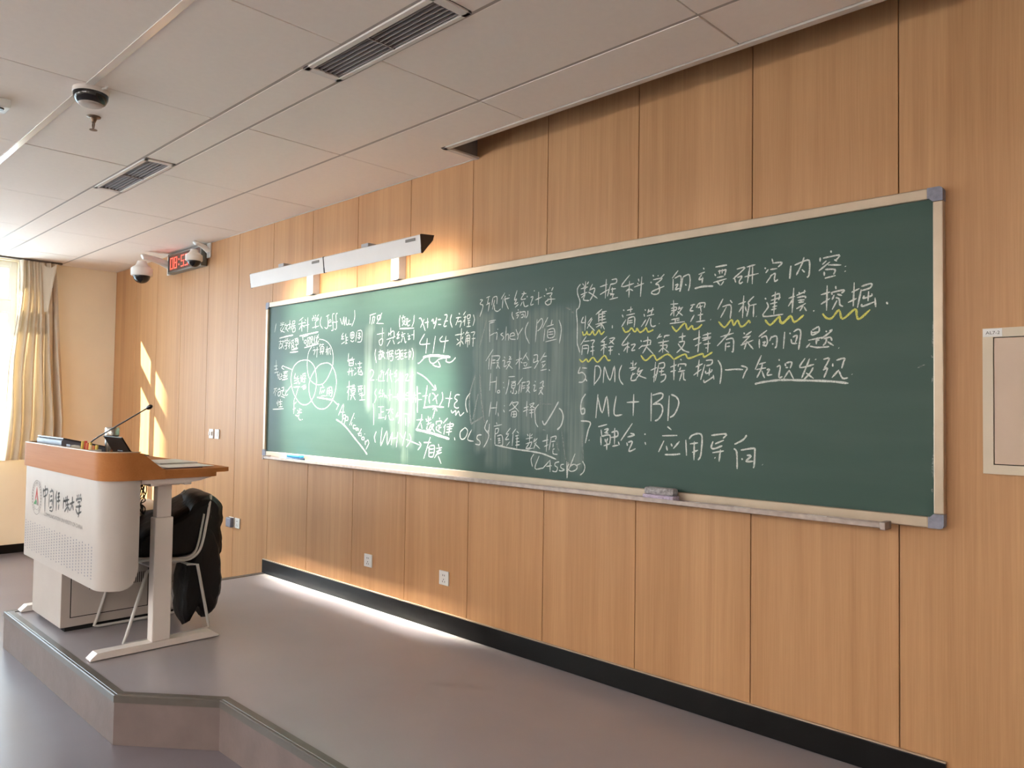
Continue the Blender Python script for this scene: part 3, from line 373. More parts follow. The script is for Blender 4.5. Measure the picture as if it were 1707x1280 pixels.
FAINT = [(680,600,10.664,.012,"1200,260 1110,560 1095,800 1120,1100 1150,1120 1330,1010;1280,260 1300,640 1340,960 1370,1130;1250,600 1150,1060"),
 (790,470,10.04,.010,"220,610 160,840 90,1100;1540,430 1630,465;1640,500 1670,520"),
 (790,570,8.535,.007,"90,460 95,700 130,1040;940,760 950,1000;970,880 1130,885"),
 (790,680,8.535,.008,"1180,480 1190,560 1215,610;1250,330 1290,640 1310,740;1540,380 1550,600 1560,760;970,310 1020,315"),
 (1340,480,2.667,.006,"565,300 575,312;575,150 572,260;578,380 570,420;575,620 580,690 572,800 582,860;570,890 572,910;505,355 540,340")]
LETTERS = (20,720,6.4,"""330,630 380,610 370,670 335,690;335,600 335,680;355,570 350,850|400,660 390,800;405,640 440,640 435,830 400,835;410,690 430,680;405,740 430,730 425,780;400,810 425,800;420,610 425,615|480,630 460,720;475,690 470,840;490,660 510,650;500,640 495,760;485,700 510,690;480,740 515,730;500,770 495,830|555,700 545,820;545,740 570,730;575,690 575,800;560,740 610,720;590,680 595,860;580,780 610,770;560,850 590,800;600,800 615,840|615,770 665,745;645,690 640,770 620,840;645,780 655,835|695,670 700,700;715,665 715,695;735,660 730,690;690,740 690,720 740,710 735,740;700,750 730,745;680,800 740,790;720,760 715,860 705,910;680,820 700,870 740,850""")
# ------------------------------------------------------------------ room dimensions (metres; z=0 is the stage top, y=0 the board wall)
ZF = -0.225; ZC = 2.846; XL, XR = -6.65, 5.45; YB = -9.2; PAN0, PANW = -2.4462, 0.5982
def struct(name, mb, mats, **k): return mb.build(name, mats, kind='structure', **k)
def sroot(name):
    o = bpy.data.objects.new(name, None); COL.objects.link(o); o['kind'] = 'structure'; return o
# floor
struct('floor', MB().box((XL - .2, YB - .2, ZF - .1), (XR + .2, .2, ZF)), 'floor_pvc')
# panelled board wall: backing plus one board per joint
wf = struct('wall_front', MB().box((XL - .2, .014, ZF), (XR + .2, .2, 3.4)), 'darkmetal')
xs = [XL] + [PAN0 + PANW * i for i in range(-7, 14) if XL + .1 < PAN0 + PANW * i < XR - .05] + [XR]
for i in range(len(xs) - 1):
    a, b = xs[i] + .0022, xs[i+1] - .0022
    MB().box((a - (a+b)/2, 0, ZF), (b - (a+b)/2, .0139, 3.3), bev=.0012).build('wood_panel', 'panel', wf).location = ((a+b)/2, 0, 0)
# left wall with the window openings
W1 = (-5.62, -0.965); W2 = (-8.7, -6.4); ZS, ZT = 0.77, 2.83
mb = MB(); T = .24
mb.box((XL - T, W1[1], ZF), (XL, .2, 3.1)); mb.box((XL - T, W2[1], ZF), (XL, W1[0], 3.1)); mb.box((XL - T, YB - .2, ZF), (XL, W2[0], 3.1))
for wn in (W1, W2):
    mb.box((XL - T, wn[0], ZF), (XL, wn[1], ZS)); mb.box((XL - T, wn[0], ZT), (XL, wn[1], 3.1))
struct('wall_left', mb, 'beige')
struct('wall_right', MB().box((XR, YB, ZF), (XR + .2, 0, 3.1)), 'paint')
struct('wall_back', MB().box((XL, YB - .2, ZF), (XR, YB, 3.1)), 'paint')
struct('baseboard_left', MB().box((XL + .001, YB, ZF), (XL + .013, -.002, ZF + .09), bev=.003), 'black_skirt')
struct('baseboard_right', MB().box((XR - .013, YB, ZF), (XR - .001, -.002, ZF + .09), bev=.003), 'black_skirt')
# windows: outer frame, mullions, transom, sashes and panes
def window(name, wn, mulls):
    root = sroot(name); x0, x1 = XL - .13, XL - .07; fw_ = .05
    f = MB()
    f.box((x0, wn[0], ZS), (x1, wn[0] + fw_, ZT), .004); f.box((x0, wn[1] - fw_, ZS), (x1, wn[1], ZT), .004)
    f.box((x0, wn[0] + fw_, ZS), (x1, wn[1] - fw_, ZS + fw_), .004); f.box((x0, wn[0] + fw_, ZT - fw_), (x1, wn[1] - fw_, ZT), .004)
    f.box((x0 - .002, wn[0] + fw_, 2.30), (x1 + .002, wn[1] - fw_, 2.42), .004)
    f.build('window_frame', 'frame_white', root)
    for y in mulls: MB().box((x0 + .001, y - .035, ZS + fw_), (x1 - .001, y + .035, ZT - fw_), .004).build('mullion', 'frame_white', root)
    MB().box((XL - .2, wn[0], ZS - .02), (XL + .03, wn[1], ZS + .012), .005).build('window_sill', 'frame_white', root)
    ys = [wn[0] + fw_] + [v for y in mulls for v in (y - .035, y + .035)] + [wn[1] - fw_]
    for i in range(0, len(ys), 2):
        a, b = ys[i], ys[i+1]
        for z0, z1 in ((ZS + fw_, 2.30), (2.42, ZT - fw_)):
            s = MB(); w_ = .028
            s.box((x0 + .01, a, z0), (x1 + .012, a + w_, z1), .003); s.box((x0 + .01, b - w_, z0), (x1 + .012, b, z1), .003)
            s.box((x0 + .01, a + w_, z0), (x1 + .012, b - w_, z0 + w_), .003); s.box((x0 + .01, a + w_, z1 - w_), (x1 + .012, b - w_, z1), .003)
            so_ = s.build('sash', 'frame_white', root)
            MB().box((x0 + .03, a + w_ - .004, z0 + w_ - .004), (x0 + .036, b - w_ + .004, z1 - w_ + .004)).build('pane', 'glass', so_)
window('window_1', W1, [-4.9, -3.95, -3.0, -2.07])
window('window_2', W2, [-7.55])
# ceiling: void above, one object per tile, runners between
cl = struct('ceiling', MB().box((XL - .2, YB - .2, 3.3), (XR + .2, .2, 3.4)), 'void')
SX = -0.633; SY = -0.262            # the screen slot beside the board wall starts here
for a, b in (((XL, YB, ZC + .05), (XR, SY, ZC + .06)), ((XL, SY, ZC + .05), (SX, 0, ZC + .06))):
    MB().box(a, b).build('ceiling_backing', 'void', cl)
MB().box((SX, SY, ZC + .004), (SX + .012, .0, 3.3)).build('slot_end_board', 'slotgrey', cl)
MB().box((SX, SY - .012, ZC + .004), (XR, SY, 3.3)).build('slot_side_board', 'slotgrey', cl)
tr = MB(); tr.box((SX - .004, SY - .004, ZC - .006), (SX + .030, -.0005, ZC + .006), .001); tr.box((SX - .004, SY - .004, ZC - .006), (XR, SY + .030, ZC + .006), .001)
tr.build('slot_edge_trim', 'tbar', cl)
PX0 = -2.3806; G = .0032
cols = [PX0 + 1.2 * k for k in range(-4, 7)]; cols = [XL] + [c for c in cols if XL + .02 < c < XR] + [XR]
rows = [(-.583, 0.0), (-1.174, -.583), (-1.952, -1.364), (-2.54, -1.952), (-3.14, -2.54), (-3.74, -3.14), (-4.54, -3.94)]
rows += [(-4.54 - .6*(k+1), -4.54 - .6*k) for k in range(7)]
tile_cache = {}
def tile(x0, x1, y0, y1, gy=.010, dz=0.0):
    if x1 - x0 < .03: return
    key = (round(x1-x0, 3), round(y1-y0, 3), gy)
    if key not in tile_cache:
        w_, h_ = x1-x0, y1-y0
        t_ = MB().box((-w_/2 + G, -h_/2 + gy, 0), (w_/2 - G, h_/2 - gy, .014), .0015).build('tmp', 'tile'); tile_cache[key] = t_.data; bpy.data.objects.remove(t_)
    o = link('ceiling_tile', tile_cache[key], cl); o.location = ((x0+x1)/2, (y0+y1)/2, ZC + dz); return o
random.seed(3)
for ri, (y0, y1) in enumerate(rows):
    for i in range(len(cols) - 1):
        x0, x1 = cols[i], cols[i+1]; dz = random.uniform(-.001, .0012)
        if ri == 0 and x1 > SX:
            if x0 < SX:
                p = [(x0 + G, y0 + .010), (x1 - G, y0 + .010), (x1 - G, SY - .009), (SX - .009, SY - .009), (SX - .009, -.002), (x0 + G, -.002)]
                MB().prism(p, 2, ZC, ZC + .014).build('ceiling_tile', 'tile', cl)
            else: tile(x0, x1, y0, SY - .004, .006, dz)
        else:
            o = tile(x0, x1, y0, y1, .010 if y1 < 0 else .009, dz)
# pendant lights added behind the camera, out of view, to brighten the room
for j, ly in enumerate((-4.9, -6.7, -8.3)):
    for i, lx in enumerate((-4.8, -1.8, 1.2, 4.2)):
        lo = thing('added_pendant', (lx, ly, 2.36), 'lit linear pendant light over the seats behind the camera', 'light', 'pendant lights over the seats')
        MB().box((lx - .60, ly - .03, 2.43), (lx + .60, ly + .03, 2.47), .004).build('housing', 'white', lo)
        MB().tube([(lx - .58, ly - .06, 2.42), (lx + .58, ly - .06, 2.42)], .022, 8).build('lamp_tube', 'fill_tube', lo, smooth=True)
        MB().tube([(lx - .58, ly + .06, 2.42), (lx + .58, ly + .06, 2.42)], .022, 8).build('lamp_tube', 'fill_tube', lo, smooth=True)
        for dx in (-.45, .45): MB().tube([(lx + dx, ly, 2.47), (lx + dx, ly, ZC)], .004, 6).build('suspension_rod', 'white', lo)
# linear strip between rows (diffusers sit in it) and further back
def strip(y0, y1, spans):
    x = XL
    for a, b in spans + [(XR, XR)]:
        cuts = [x] + [c for c in cols if x + .05 < c < a - .05 and False] + [a]
        for q in range(len(cuts) - 1): MB().box((cuts[q] + .002, y0 + .007, ZC), (cuts[q+1] - .002, y1 - .007, ZC + .014), .001).build('ceiling_strip', 'tile', cl)
        x = b
strip(-1.364, -1.174, [(-5.47, -5.465), (-3.06, -2.105), (-.30, .612)])
strip(-3.94, -3.74, [])
for y, hw in ((-.583, .010), (-1.174, .007), (-1.364, .007), (-1.952, .013), (-2.54, .010), (-3.14, .01), (-3.74, .008), (-3.94, .008), (-4.54, .01)):
    if y == -1.952: MB().box((XL, y - .017, ZC - .0035), (XR, y + .017, ZC + .009), .001).build('ceiling_runner', 'glossbar', cl, label='glossy white metal runner')
    else: MB().box((XL, y - hw - .004, ZC + .0015), (XR, y + hw + .004, ZC + .009)).build('ceiling_runner', 'runner', cl)
for x in cols[1:-1]:
    MB().box((x - .012, YB, ZC + .0145), (x + .012, SY if x > SX else 0, ZC + .018)).build('ceiling_cross_bar', 'runner', cl)
wt = MB().box((XL, -.007, ZC - .003), (SX, -.0005, ZC + .012)).build('trim_1', 'tbar', kind='structure')
# stage (raised platform) with nosing strip
out = [(-3.09, -.0005), (-3.09, -1.79), (-1.10, -1.79), (-.705, -1.468), (1.90, -1.468), (1.90, -.0005)]
st = MB().prism(out, 2, ZF, -.001)
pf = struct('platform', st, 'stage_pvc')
path = out[:]
def offset(path, d):
    """offset an open polyline to the left-hand side by d"""
    res = []
    for i, p in enumerate(path):
        p = Vector(p); n = Vector((0, 0)); ds = []
        if i > 0: t = (p - Vector(path[i-1])).normalized(); ds.append(Vector((-t.y, t.x)))
        if i < len(path) - 1: t = (Vector(path[i+1]) - p).normalized(); ds.append(Vector((-t.y, t.x)))
        if len(ds) == 2:
            b_ = (ds[0] + ds[1]).normalized(); res.append(p + b_ * (d / max(.3, b_.dot(ds[0]))))
        else: res.append(p + ds[0] * d)
    return res
prof = [(-.006, -.030), (-.006, .001), (-.002, .004), (.004, .004), (.006, .0015), (.010, .0015), (.012, .0035), (.044, .0035), (.047, .0005), (.047, -.004), (.0, -.030)]
def sweep(mb, path, prof, closed_prof=True):
    rings = [offset(path, d) for d, z in prof]; n = len(path); k = len(prof)
    vs = [(rings[j][i].x, rings[j][i].y, prof[j][1]) for i in range(n) for j in range(k)]
    fs = [(i*k+j, i*k+(j+1) % k, (i+1)*k+(j+1) % k, (i+1)*k+j) for i in range(n-1) for j in range(k)]
    fs += [tuple(range(k)), tuple((n-1)*k + j for j in reversed(range(k)))]
    return mb.add(vs, fs)
for seg_ in (out[0:2], out[1:3], out[2:4], out[3:5], out[4:6]):
    # each length of strip mitred against its neighbours
    i0 = out.index(seg_[0]); full = {}
    mbq = MB(); rings = [offset(out, d) for d, z in prof]; k = len(prof)
    vs = [(rings[j][i].x, rings[j][i].y, prof[j][1]) for i in (i0, i0+1) for j in range(k)]
    fs = [(j, (j+1) % k, k + (j+1) % k, k + j) for j in range(k)] + [tuple(range(k)), tuple(range(2*k-1, k-1, -1))]
    mbq.add(vs, fs).build('nosing_strip', 'nosing', pf)
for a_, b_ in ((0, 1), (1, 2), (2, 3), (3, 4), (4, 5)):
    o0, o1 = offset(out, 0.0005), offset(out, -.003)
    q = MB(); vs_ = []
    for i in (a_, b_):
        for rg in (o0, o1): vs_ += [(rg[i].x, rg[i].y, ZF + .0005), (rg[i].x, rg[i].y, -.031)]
    q.add(vs_, [(2, 3, 7, 6), (0, 4, 5, 1), (1, 5, 7, 3), (0, 2, 6, 4), (0, 1, 3, 2), (4, 6, 7, 5)]).build('riser_face', 'riser', pf)
# skirting along the board wall on the stage, with the pale bead on top
sk = struct('baseboard_front', MB().box((-3.085, -.016, .0), (1.90, -.0005, .108), .002), 'black_skirt')
struct('trim_2', MB().box((-3.085, -.014, .1085), (1.90, -.0005, .114), .001), 'alu')
struct('baseboard_right_front', MB().box((1.905, -.016, ZF), (XR, -.0005, ZF + .1), .002), 'black_skirt').name = 'baseboard_front_low'
# the lamp-lit strip under the board is painted into the stage vinyl
# apartment building outside the window, plus an unseen block added to stop the sun
def block(name, x, y0, y1, z1, label, mat_, rows_, cols_, depth=6, zb=-9):
    r = thing(name, (x - depth/2, (y0+y1)/2, zb), label, 'building')
    MB().box((x - depth, y0, zb), (x, y1, z1)).build('wall', mat_, r)
    MB().box((x - depth - .2, y0 - .2, z1), (x + .25, y1 + .2, z1 + .35)).build('roof', mat_, r)
    dy = (y1-y0)/cols_; dz = 3.1; me = None; wf_ = None
    for i in range(rows_):
        for j in range(cols_):
            cy = y0 + dy*(j+.5); cz = z1 - 1.9 - dz*i
            if me is None:
                t_ = MB().box((-.05, -.62, -.75), (.06, .62, .75), .01).build('tmp', 'facade'); me = t_.data; bpy.data.objects.remove(t_)
                t_ = MB().box((.0, -.52, -.65), (.075, .52, .65)).build('tmp', 'facade_glass'); wf_ = t_.data; bpy.data.objects.remove(t_)
            o = link('window', me, r); o.matrix_parent_inverse = Matrix.Translation(-Vector(r['at'])); o.location = (x, cy, cz)
            link('pane', wf_, o)
    return r
block('apartment_building', -30, -6, 26, 6.6, 'pale distant apartment building outside the left window', 'facade', 4, 10)
block('added_sun_block', -14.6, -56, -25.6, 15.5, 'added grey building out of view, keeping the sun off the windows', 'sun_block_facade', 4, 8)
# ------------------------------------------------------------------ blackboard
BX0, BX1, BZ0, BZ1 = -3.083, 1.903, .944, 2.187; FWD = .040; YS = -.021
def board_material():
    m = bpy.data.materials.new('green_enamel_board'); m.use_nodes = True; nt = m.node_tree; n = nt.nodes; L = nt.links; b = n['Principled BSDF']
    b.inputs['Roughness'].default_value = .46; b.inputs['Specular IOR Level'].default_value = .35
    tc = n.new('ShaderNodeTexCoord'); sx = n.new('ShaderNodeSeparateXYZ'); L.new(tc.outputs['Object'], sx.inputs[0])
    def math_(op, a, b_=None, clamp=False):
        q = n.new('ShaderNodeMath'); q.operation = op; q.use_clamp = clamp
        for i, v in enumerate((a, b_)):
            if v is None: continue
            if isinstance(v, (int, float)): q.inputs[i].default_value = v
            else: L.new(v, q.inputs[i])
        return q.outputs[0]
    def ramp(v, a, b_):       # 0 below a, 1 above b
        q = n.new('ShaderNodeMapRange'); q.interpolation_type = 'SMOOTHSTEP'
        q.inputs['From Min'].default_value = a; q.inputs['From Max'].default_value = b_; L.new(v, q.inputs['Value']); return q.outputs[0]
    def noise_(scale, sxyz, det=3, dist=0):
        mp = n.new('ShaderNodeMapping'); mp.inputs['Scale'].default_value = sxyz; L.new(tc.outputs['Object'], mp.inputs['Vector'])
        q = n.new('ShaderNodeTexNoise'); q.inputs['Scale'].default_value = scale; q.inputs['Detail'].default_value = det; q.inputs['Distortion'].default_value = dist
        L.new(mp.outputs[0], q.inputs['Vector']); return q.outputs['Fac']
    wob = math_('MULTIPLY', math_('SUBTRACT', noise_(5, (1, 1, 1)), .5), .10)
    X = math_('ADD', sx.outputs['X'], wob); Z = math_('ADD', sx.outputs['Z'], wob)
    streak = ramp(noise_(1, (55, 1, 1.6), 3, .3), .36, .66)
    streak2 = ramp(noise_(1, (16, 1, .8), 2), .35, .7)
    def box(x0, x1, z0, z1, e=.02):
        return math_('MULTIPLY', math_('MULTIPLY', ramp(X, x0 - e, x0 + e), math_('SUBTRACT', 1, ramp(X, x1 - e, x1 + e))),
                     math_('MULTIPLY', ramp(Z, z0 - 2*e, z0 + 2*e), math_('SUBTRACT', 1, ramp(Z, z1 - 2*e, z1 + 2*e))))
    dust = None
    # where the duster was dragged down the board: (x0, x1, z0, z1, strength)
    for x0, x1, z0, z1, s in ((-1.70, -1.61, 1.33, 1.90, .17), (-1.62, -1.16, 1.36, 1.74, .075), (-1.40, -1.15, 1.10, 1.62, .14), (-1.27, -1.20, 1.00, 1.12, .12), (-1.64, -1.46, 1.28, 1.86, .06),
                             (-.60, .22, 1.22, 1.76, .17), (-.58, -.42, 1.10, 1.92, .16), (-.30, .18, 1.30, 1.90, .16), (.02, .22, 1.34, 1.80, .20), (.13, .235, 1.06, 1.60, .22), (-.50, -.28, 1.02, 1.20, .10), (-.12, .24, 1.04, 1.35, .10)):
        t = math_('MULTIPLY', box(x0, x1, z0, z1), s); dust = t if dust is None else math_('MAXIMUM', dust, t)
    dust = math_('MULTIPLY', dust, math_('ADD', math_('MULTIPLY', streak, .36), math_('ADD', math_('MULTIPLY', streak2, .50), .26)))
    film = math_('MULTIPLY', ramp(noise_(1, (1.2, 1, 9), 3), .35, .75), .012)
    dust = math_('ADD', dust, film, True)
    mx = n.new('ShaderNodeMix'); mx.data_type = 'RGBA'; mx.inputs[6].default_value = (.034, .076, .058, 1); mx.inputs[7].default_value = srgb(214, 220, 212)
    L.new(dust, mx.inputs[0]); L.new(mx.outputs[2], b.inputs['Base Color'])
    L.new(math_('ADD', .46, math_('MULTIPLY', dust, .5)), b.inputs['Roughness'])
    return m
M['board'] = board_material()
bb = thing('blackboard', ((BX0+BX1)/2, 0, BZ0), 'long green blackboard covered in chalk writing on the panelled wall', 'blackboard')
MB().box((BX0 + .02, YS, BZ0 + .02), (BX1 - .02, -.001, BZ1 - .02)).build('writing_surface', 'board', bb)
c = .052
for a, b in (((BX0 + c, -.036, BZ1 - FWD), (BX1 - c, -.001, BZ1)), ((BX0 + c, -.036, BZ0), (BX1 - c, -.001, BZ0 + FWD)),
             ((BX0, -.036, BZ0 + c), (BX0 + FWD*.85, -.001, BZ1 - c)), ((BX1 - FWD*.85, -.036, BZ0 + c), (BX1, -.001, BZ1 - c))):
    MB().box(a, b, .004).build('frame_rail', 'alu', bb)
for ix in (0, 1):
    for iz in (0, 1):
        X = BX1 if ix else BX0; Z = BZ1 if iz else BZ0; sx_ = -1 if ix else 1; sz_ = -1 if iz else 1
        p = [(X + sx_*.012, Z)] + [(X + sx_*c, Z), (X + sx_*c, Z + sz_*FWD), (X + sx_*(FWD*.85 + .012), Z + sz_*FWD), (X + sx_*FWD*.85, Z + sz_*(FWD + .012)), (X + sx_*FWD*.85, Z + sz_*c), (X, Z + sz_*c), (X, Z + sz_*.012), (X + sx_*.004, Z + sz_*.004)]
        q = MB(); q.prism(p, 1, -.0385, -.001); q.build('corner_cap', 'cap', bb, label='blue grey plastic corner cap')
# chalk tray: shallow channel with an upturned lip
TX0, TX1 = -2.955, 1.715
tp = [(-.036, .949), (-.036, .936), (-.088, .930), (-.098, .934), (-.098, .952), (-.093, .952), (-.090, .940), (-.060, .9405), (-.040, .944), (-.040, .949)]
ty = MB().prism(tp, 0, TX0, TX1).build('chalk_tray', 'alu_dusty', bb)
for x in (TX0, TX1):
    MB().box((x - .010, -.102, .926), (x + .010, -.034, .956), .003).build('tray_end_cap', 'alu_dusty', ty)
# the handwriting: thin raised ribbons of chalk laid on the board
def ribbons(blocks, name, m, lift, each=False):
    """every written line (or every stroke) becomes a part of its own"""
    k_ = 0
    for (ox, oy, k, wd, data) in blocks:
      for line in (data.replace('\n', ';').split(';') if each else data.split('\n')):
        mb = MB(); box_ = None
        for st_ in line.split(';'):
            pts = [tuple(float(t) for t in p.split(',')) for p in st_.split()]
            if len(pts) < 2: continue
            P = []
            for (u, v) in pts:
                q = pix(ox + u/k, oy + v/k, 1, YS); P.append(Vector((q.x, q.z)))
            bx = (min(p.x for p in P), min(p.y for p in P), max(p.x for p in P), max(p.y for p in P))
            if box_ and (bx[0] - box_[2] > .024 or box_[0] - bx[2] > .024 or bx[1] - box_[3] > .024 or box_[1] - bx[3] > .024):
                mb.build(name, m, bb); mb = MB(); box_ = None      # the next character group stands apart
            box_ = bx if box_ is None else (min(box_[0], bx[0]), min(box_[1], bx[1]), max(box_[2], bx[2]), max(box_[3], bx[3]))
            if len(P) == 2: P = [P[0], (P[0]*2+P[1])/3, (P[0]+P[1]*2)/3, P[1]]
            else: P = smooth_path(P, 4)
            n_ = len(P); k_ += 1; y = YS - lift - .0000015*(k_ % 97)
            Lf, Rt = [], []
            for i in range(n_):
                t = (P[min(i+1, n_-1)] - P[max(i-1, 0)])
                t = t.normalized() if t.length > 1e-7 else Vector((1, 0)); nn = Vector((-t.y, t.x))
                w_ = wd*.44*(1 + .16*math.sin(i*1.7 + k_))
                if i in (0, n_-1): w_ *= .55
                Lf.append(P[i] + nn*w_); Rt.append(P[i] - nn*w_)
            vs = [(p.x, y, p.y) for p in Lf] + [(p.x, y, p.y) for p in Rt]
            mb.add(vs, [(i, i+1, n_+i+1, n_+i) for i in range(n_-1)])
        if mb.v: mb.build(name, m, bb)
for key in WRITING:
    for blk in WRITING[key]: ribbons([blk], 'chalk_underline' if blk[3] > .0095 else 'chalk_writing', 'chalk', .0006, each=blk[3] > .0095)
ribbons(YELLOW, 'yellow_chalk_wave', 'chalk_yellow', .0008, True)
ribbons(FAINT, 'chalk_smear', 'chalk_faint', .0004, True)
# erasers and chalk on the tray
def eraser(x0, x1, label, top, felt, y0=-.092, y1=-.040, z=.9408, h=.044, tilt=0):
    r = thing('board_eraser', ((x0+x1)/2, (y0+y1)/2, z), label, 'eraser')
    MB().box((x0, y0, z), (x1, y1, z + h*.45), .004).build('felt_pad', felt, r)
    MB().box((x0 + .004, y0 + .003, z + h*.45), (x1 - .004, y1 - .002, z + h), .010).build('grip', top, r)
    return r
er = eraser(-2.62, -2.42, 'blue plastic board eraser at the left end of the chalk tray', 'blue_foam', 'blue_felt')
er2 = eraser(.648, .815, 'dusty lilac felt board eraser on the chalk tray under the right half of the board', 'lilac_dark', 'lilac', h=.060, y0=-.094)
for i, (xa, ya, lab) in enumerate(((.86, -.070, 'white chalk stick on the tray just right of the lilac eraser'), (1.10, -.066, 'white chalk stick on the tray, second to the right of the lilac eraser'), (1.42, -.068, 'white chalk stick on the tray near its right end'))):
    tag(MB().tube([(xa, ya, .9455), (xa + .075, ya + .004, .9455)], .0048, 8).build('chalk_stick', 'chalk_stick', smooth=True), lab, 'chalk', 'white chalk sticks on the tray')
LAMP_BEAM, LAMP_WASH, LAMP_WALL = 6.8, 3.2, 0.9
# ------------------------------------------------------------------ board lamp: two reflector lengths end to end, each on its own bracket
def lamp(x0, x1, bx, label, cap_side):
    r = thing('board_lamp', (bx, 0, 2.175), label, 'lamp')
    P = [(-.318, 2.352), (-.312, 2.357), (-.215, 2.366), (-.215, 2.363), (-.310, 2.353), (-.3005, 2.262), (-.303, 2.250), (-.306, 2.250)]
    sh = MB().prism(P, 0, x0, x1).build('lamp_shade', 'offwhite', r)
    cap = [(-.318, 2.354), (-.312, 2.359), (-.213, 2.368), (-.222, 2.335), (-.262, 2.290), (-.296, 2.249), (-.306, 2.249)]
    for x in (x0, x1):
        MB().prism(cap, 0, x - .002, x + .002).build('end_cap', 'darkmetal', r, label='dark triangular end cap')
    MB().tube([(x0 + .03, -.262, 2.333), (x1 - .03, -.262, 2.333)], .013, 10).build('lamp_tube', 'tube', r, smooth=True)
    MB().box((bx, -.060, 2.189), (bx + .085, -.001, 2.385), .003).build('wall_bracket', 'bracket', r)
    fr = MB().box((bx + .004, -.0625, 2.185), (bx + .078, -.0602, 2.375)).build('bracket_cover', 'white', r)
    MB().box((bx + .004, -.300, 2.362), (bx + .081, -.060, 2.386), .003).build('bracket_arm', 'bracket', r)
    for axis_, spread, power in ((12, 24, LAMP_BEAM), (30, 75, LAMP_WASH), (74, 80, LAMP_WALL)):     # the reflector throws most of its light far down the board
        ld = bpy.data.lights.new('lamp_light', 'AREA'); ld.shape = 'RECTANGLE'; ld.size = x1 - x0 - .06; ld.size_y = .03; ld.energy = power; ld.color = (1.0, .93, .80); ld.spread = math.radians(spread)
        lo = bpy.data.objects.new('lamp_light', ld); COL.objects.link(lo); lo.location = ((x0+x1)/2, -.272, 2.318)
        lo.rotation_euler = (math.radians(axis_), 0, 0)
    MB().box((x1 - .135, -.3195, 2.325), (x1 - .045, -.3165, 2.342)).build('maker_plate', 'ink_soft', r)
    return r
lamp(-2.815, -1.790, -2.42, 'left length of the white board lamp above the blackboard', 0)
lamp(-1.778, -.755, -1.375, 'right length of the white board lamp, with the dark triangular end towards the room', 1)
# ------------------------------------------------------------------ lectern desk
DX0, DX1 = -3.16, -1.56; DY0 = -1.72
desk = thing('lectern_desk', (-2.36, -1.38, 0), 'white height-adjustable lectern desk with orange wooden top on the stage', 'desk')
def upath(x0, x1, yf, yb, r):
    """open U in plan: up the left side, round the two front corners, back along the right side"""
    return [(x0, yb)] + [(x0 + r - r*math.cos(math.radians(a)), yf + r - r*math.sin(math.radians(a))) for a in range(0, 91, 15)] + \
           [(x1 - r + r*math.sin(math.radians(a)), yf + r - r*math.cos(math.radians(a))) for a in range(0, 91, 15)] + [(x1, yb)]
def refine(p, step=.02):
    out_ = []
    for a, b in zip(p[:-1], p[1:]):
        a, b = Vector(a), Vector(b); n = max(1, int((b-a).length/step))
        out_ += [a + (b-a)*i/n for i in range(n)]
    return out_ + [Vector(p[-1])]
def wall_sheet(path, zb, zt, th, mats_, name, parent, bev=.003, label=None):
    """sheet that follows a plan path; zb and zt give its lower and upper edge at each point"""
    P = refine(path); mb = MB(); n = len(P); nor = []
    for i in range(n):
        t = (P[min(i+1, n-1)] - P[max(i-1, 0)]).normalized(); nor.append(Vector((-t.y, t.x)))
    vs = []
    for i, p in enumerate(P):
        q = p + nor[i]*th; a, b = zb(p), zt(p)
        vs += [(p.x, p.y, a), (p.x, p.y, b), (q.x, q.y, b), (q.x, q.y, a)]
    fs = [(i*4+j, i*4+(j+1) % 4, (i+1)*4+(j+1) % 4, (i+1)*4+j) for i in range(n-1) for j in range(4)] + [(0, 1, 2, 3), tuple((n-1)*4+j for j in (3, 2, 1, 0))]
    o = mb.add(vs, fs).build(name, mats_, parent, smooth=True, label=label); return o
def zb_panel(p):
    s = p.y - (-1.53 - .09)          # lower rear corners are rounded
    return .368 + (.09 - math.sqrt(max(0, .09**2 - min(.09, s)**2)) if s > 0 else 0)
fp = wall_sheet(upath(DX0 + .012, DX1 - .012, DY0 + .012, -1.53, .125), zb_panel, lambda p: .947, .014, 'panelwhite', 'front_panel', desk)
def zt_hood(p):
    return 1.092 if p.y < -1.535 else max(.996, 1.092 - (p.y + 1.535)*.80)
hd = wall_sheet(upath(DX0, DX1, DY0, -1.405, .135), lambda p: .944, zt_hood, .022, 'desk_wood', 'wooden_hood', desk)
wall_sheet(upath(DX0 + .001, DX1 - .001, DY0 + .001, -1.535, .134), lambda p: 1.0922, lambda p: 1.0965, .020, 'alu', 'hood_edge_trim', hd, label='pale metal edge strip')
def rrect(x0, x1, y0, y1, r0_, r1_):
    return [(x1 - r1_ + r1_*math.cos(math.radians(a)), y1 - r1_ + r1_*math.sin(math.radians(a))) for a in range(0, 91, 15)] + \
           [(x0 + r1_ - r1_*math.sin(math.radians(a)), y1 - r1_ + r1_*math.cos(math.radians(a))) for a in range(0, 91, 15)] + \
           [(x0 + r0_ - r0_*math.cos(math.radians(a)), y0 + r0_ - r0_*math.sin(math.radians(a))) for a in range(0, 91, 15)] + \
           [(x1 - r0_ + r0_*math.sin(math.radians(a)), y0 + r0_ - r0_*math.cos(math.radians(a))) for a in range(0, 91, 15)]
MB().prism(rrect(DX0 + .024, DX1 - .024, DY0 + .024, -1.405, .11, .002), 2, .968, .992).build('desktop_base', 'desk_wood', desk)
MB().prism(rrect(DX0, DX1, -1.404, -1.03, .004, .05), 2, .969, .993).build('desktop', 'desk_wood', desk)
MB().prism(rrect(DX0 + .004, DX1 - .004, -1.50, -1.10, .004, .05), 2, .945, .9685).build('apron', 'desk_wood', desk)
uf = MB(); uf.prism([(-1.52, .944), (-1.52, .922), (-1.30, .914), (-1.20, .926), (-1.13, .9445)], 0, DX1 - .05, DX1 - .02)
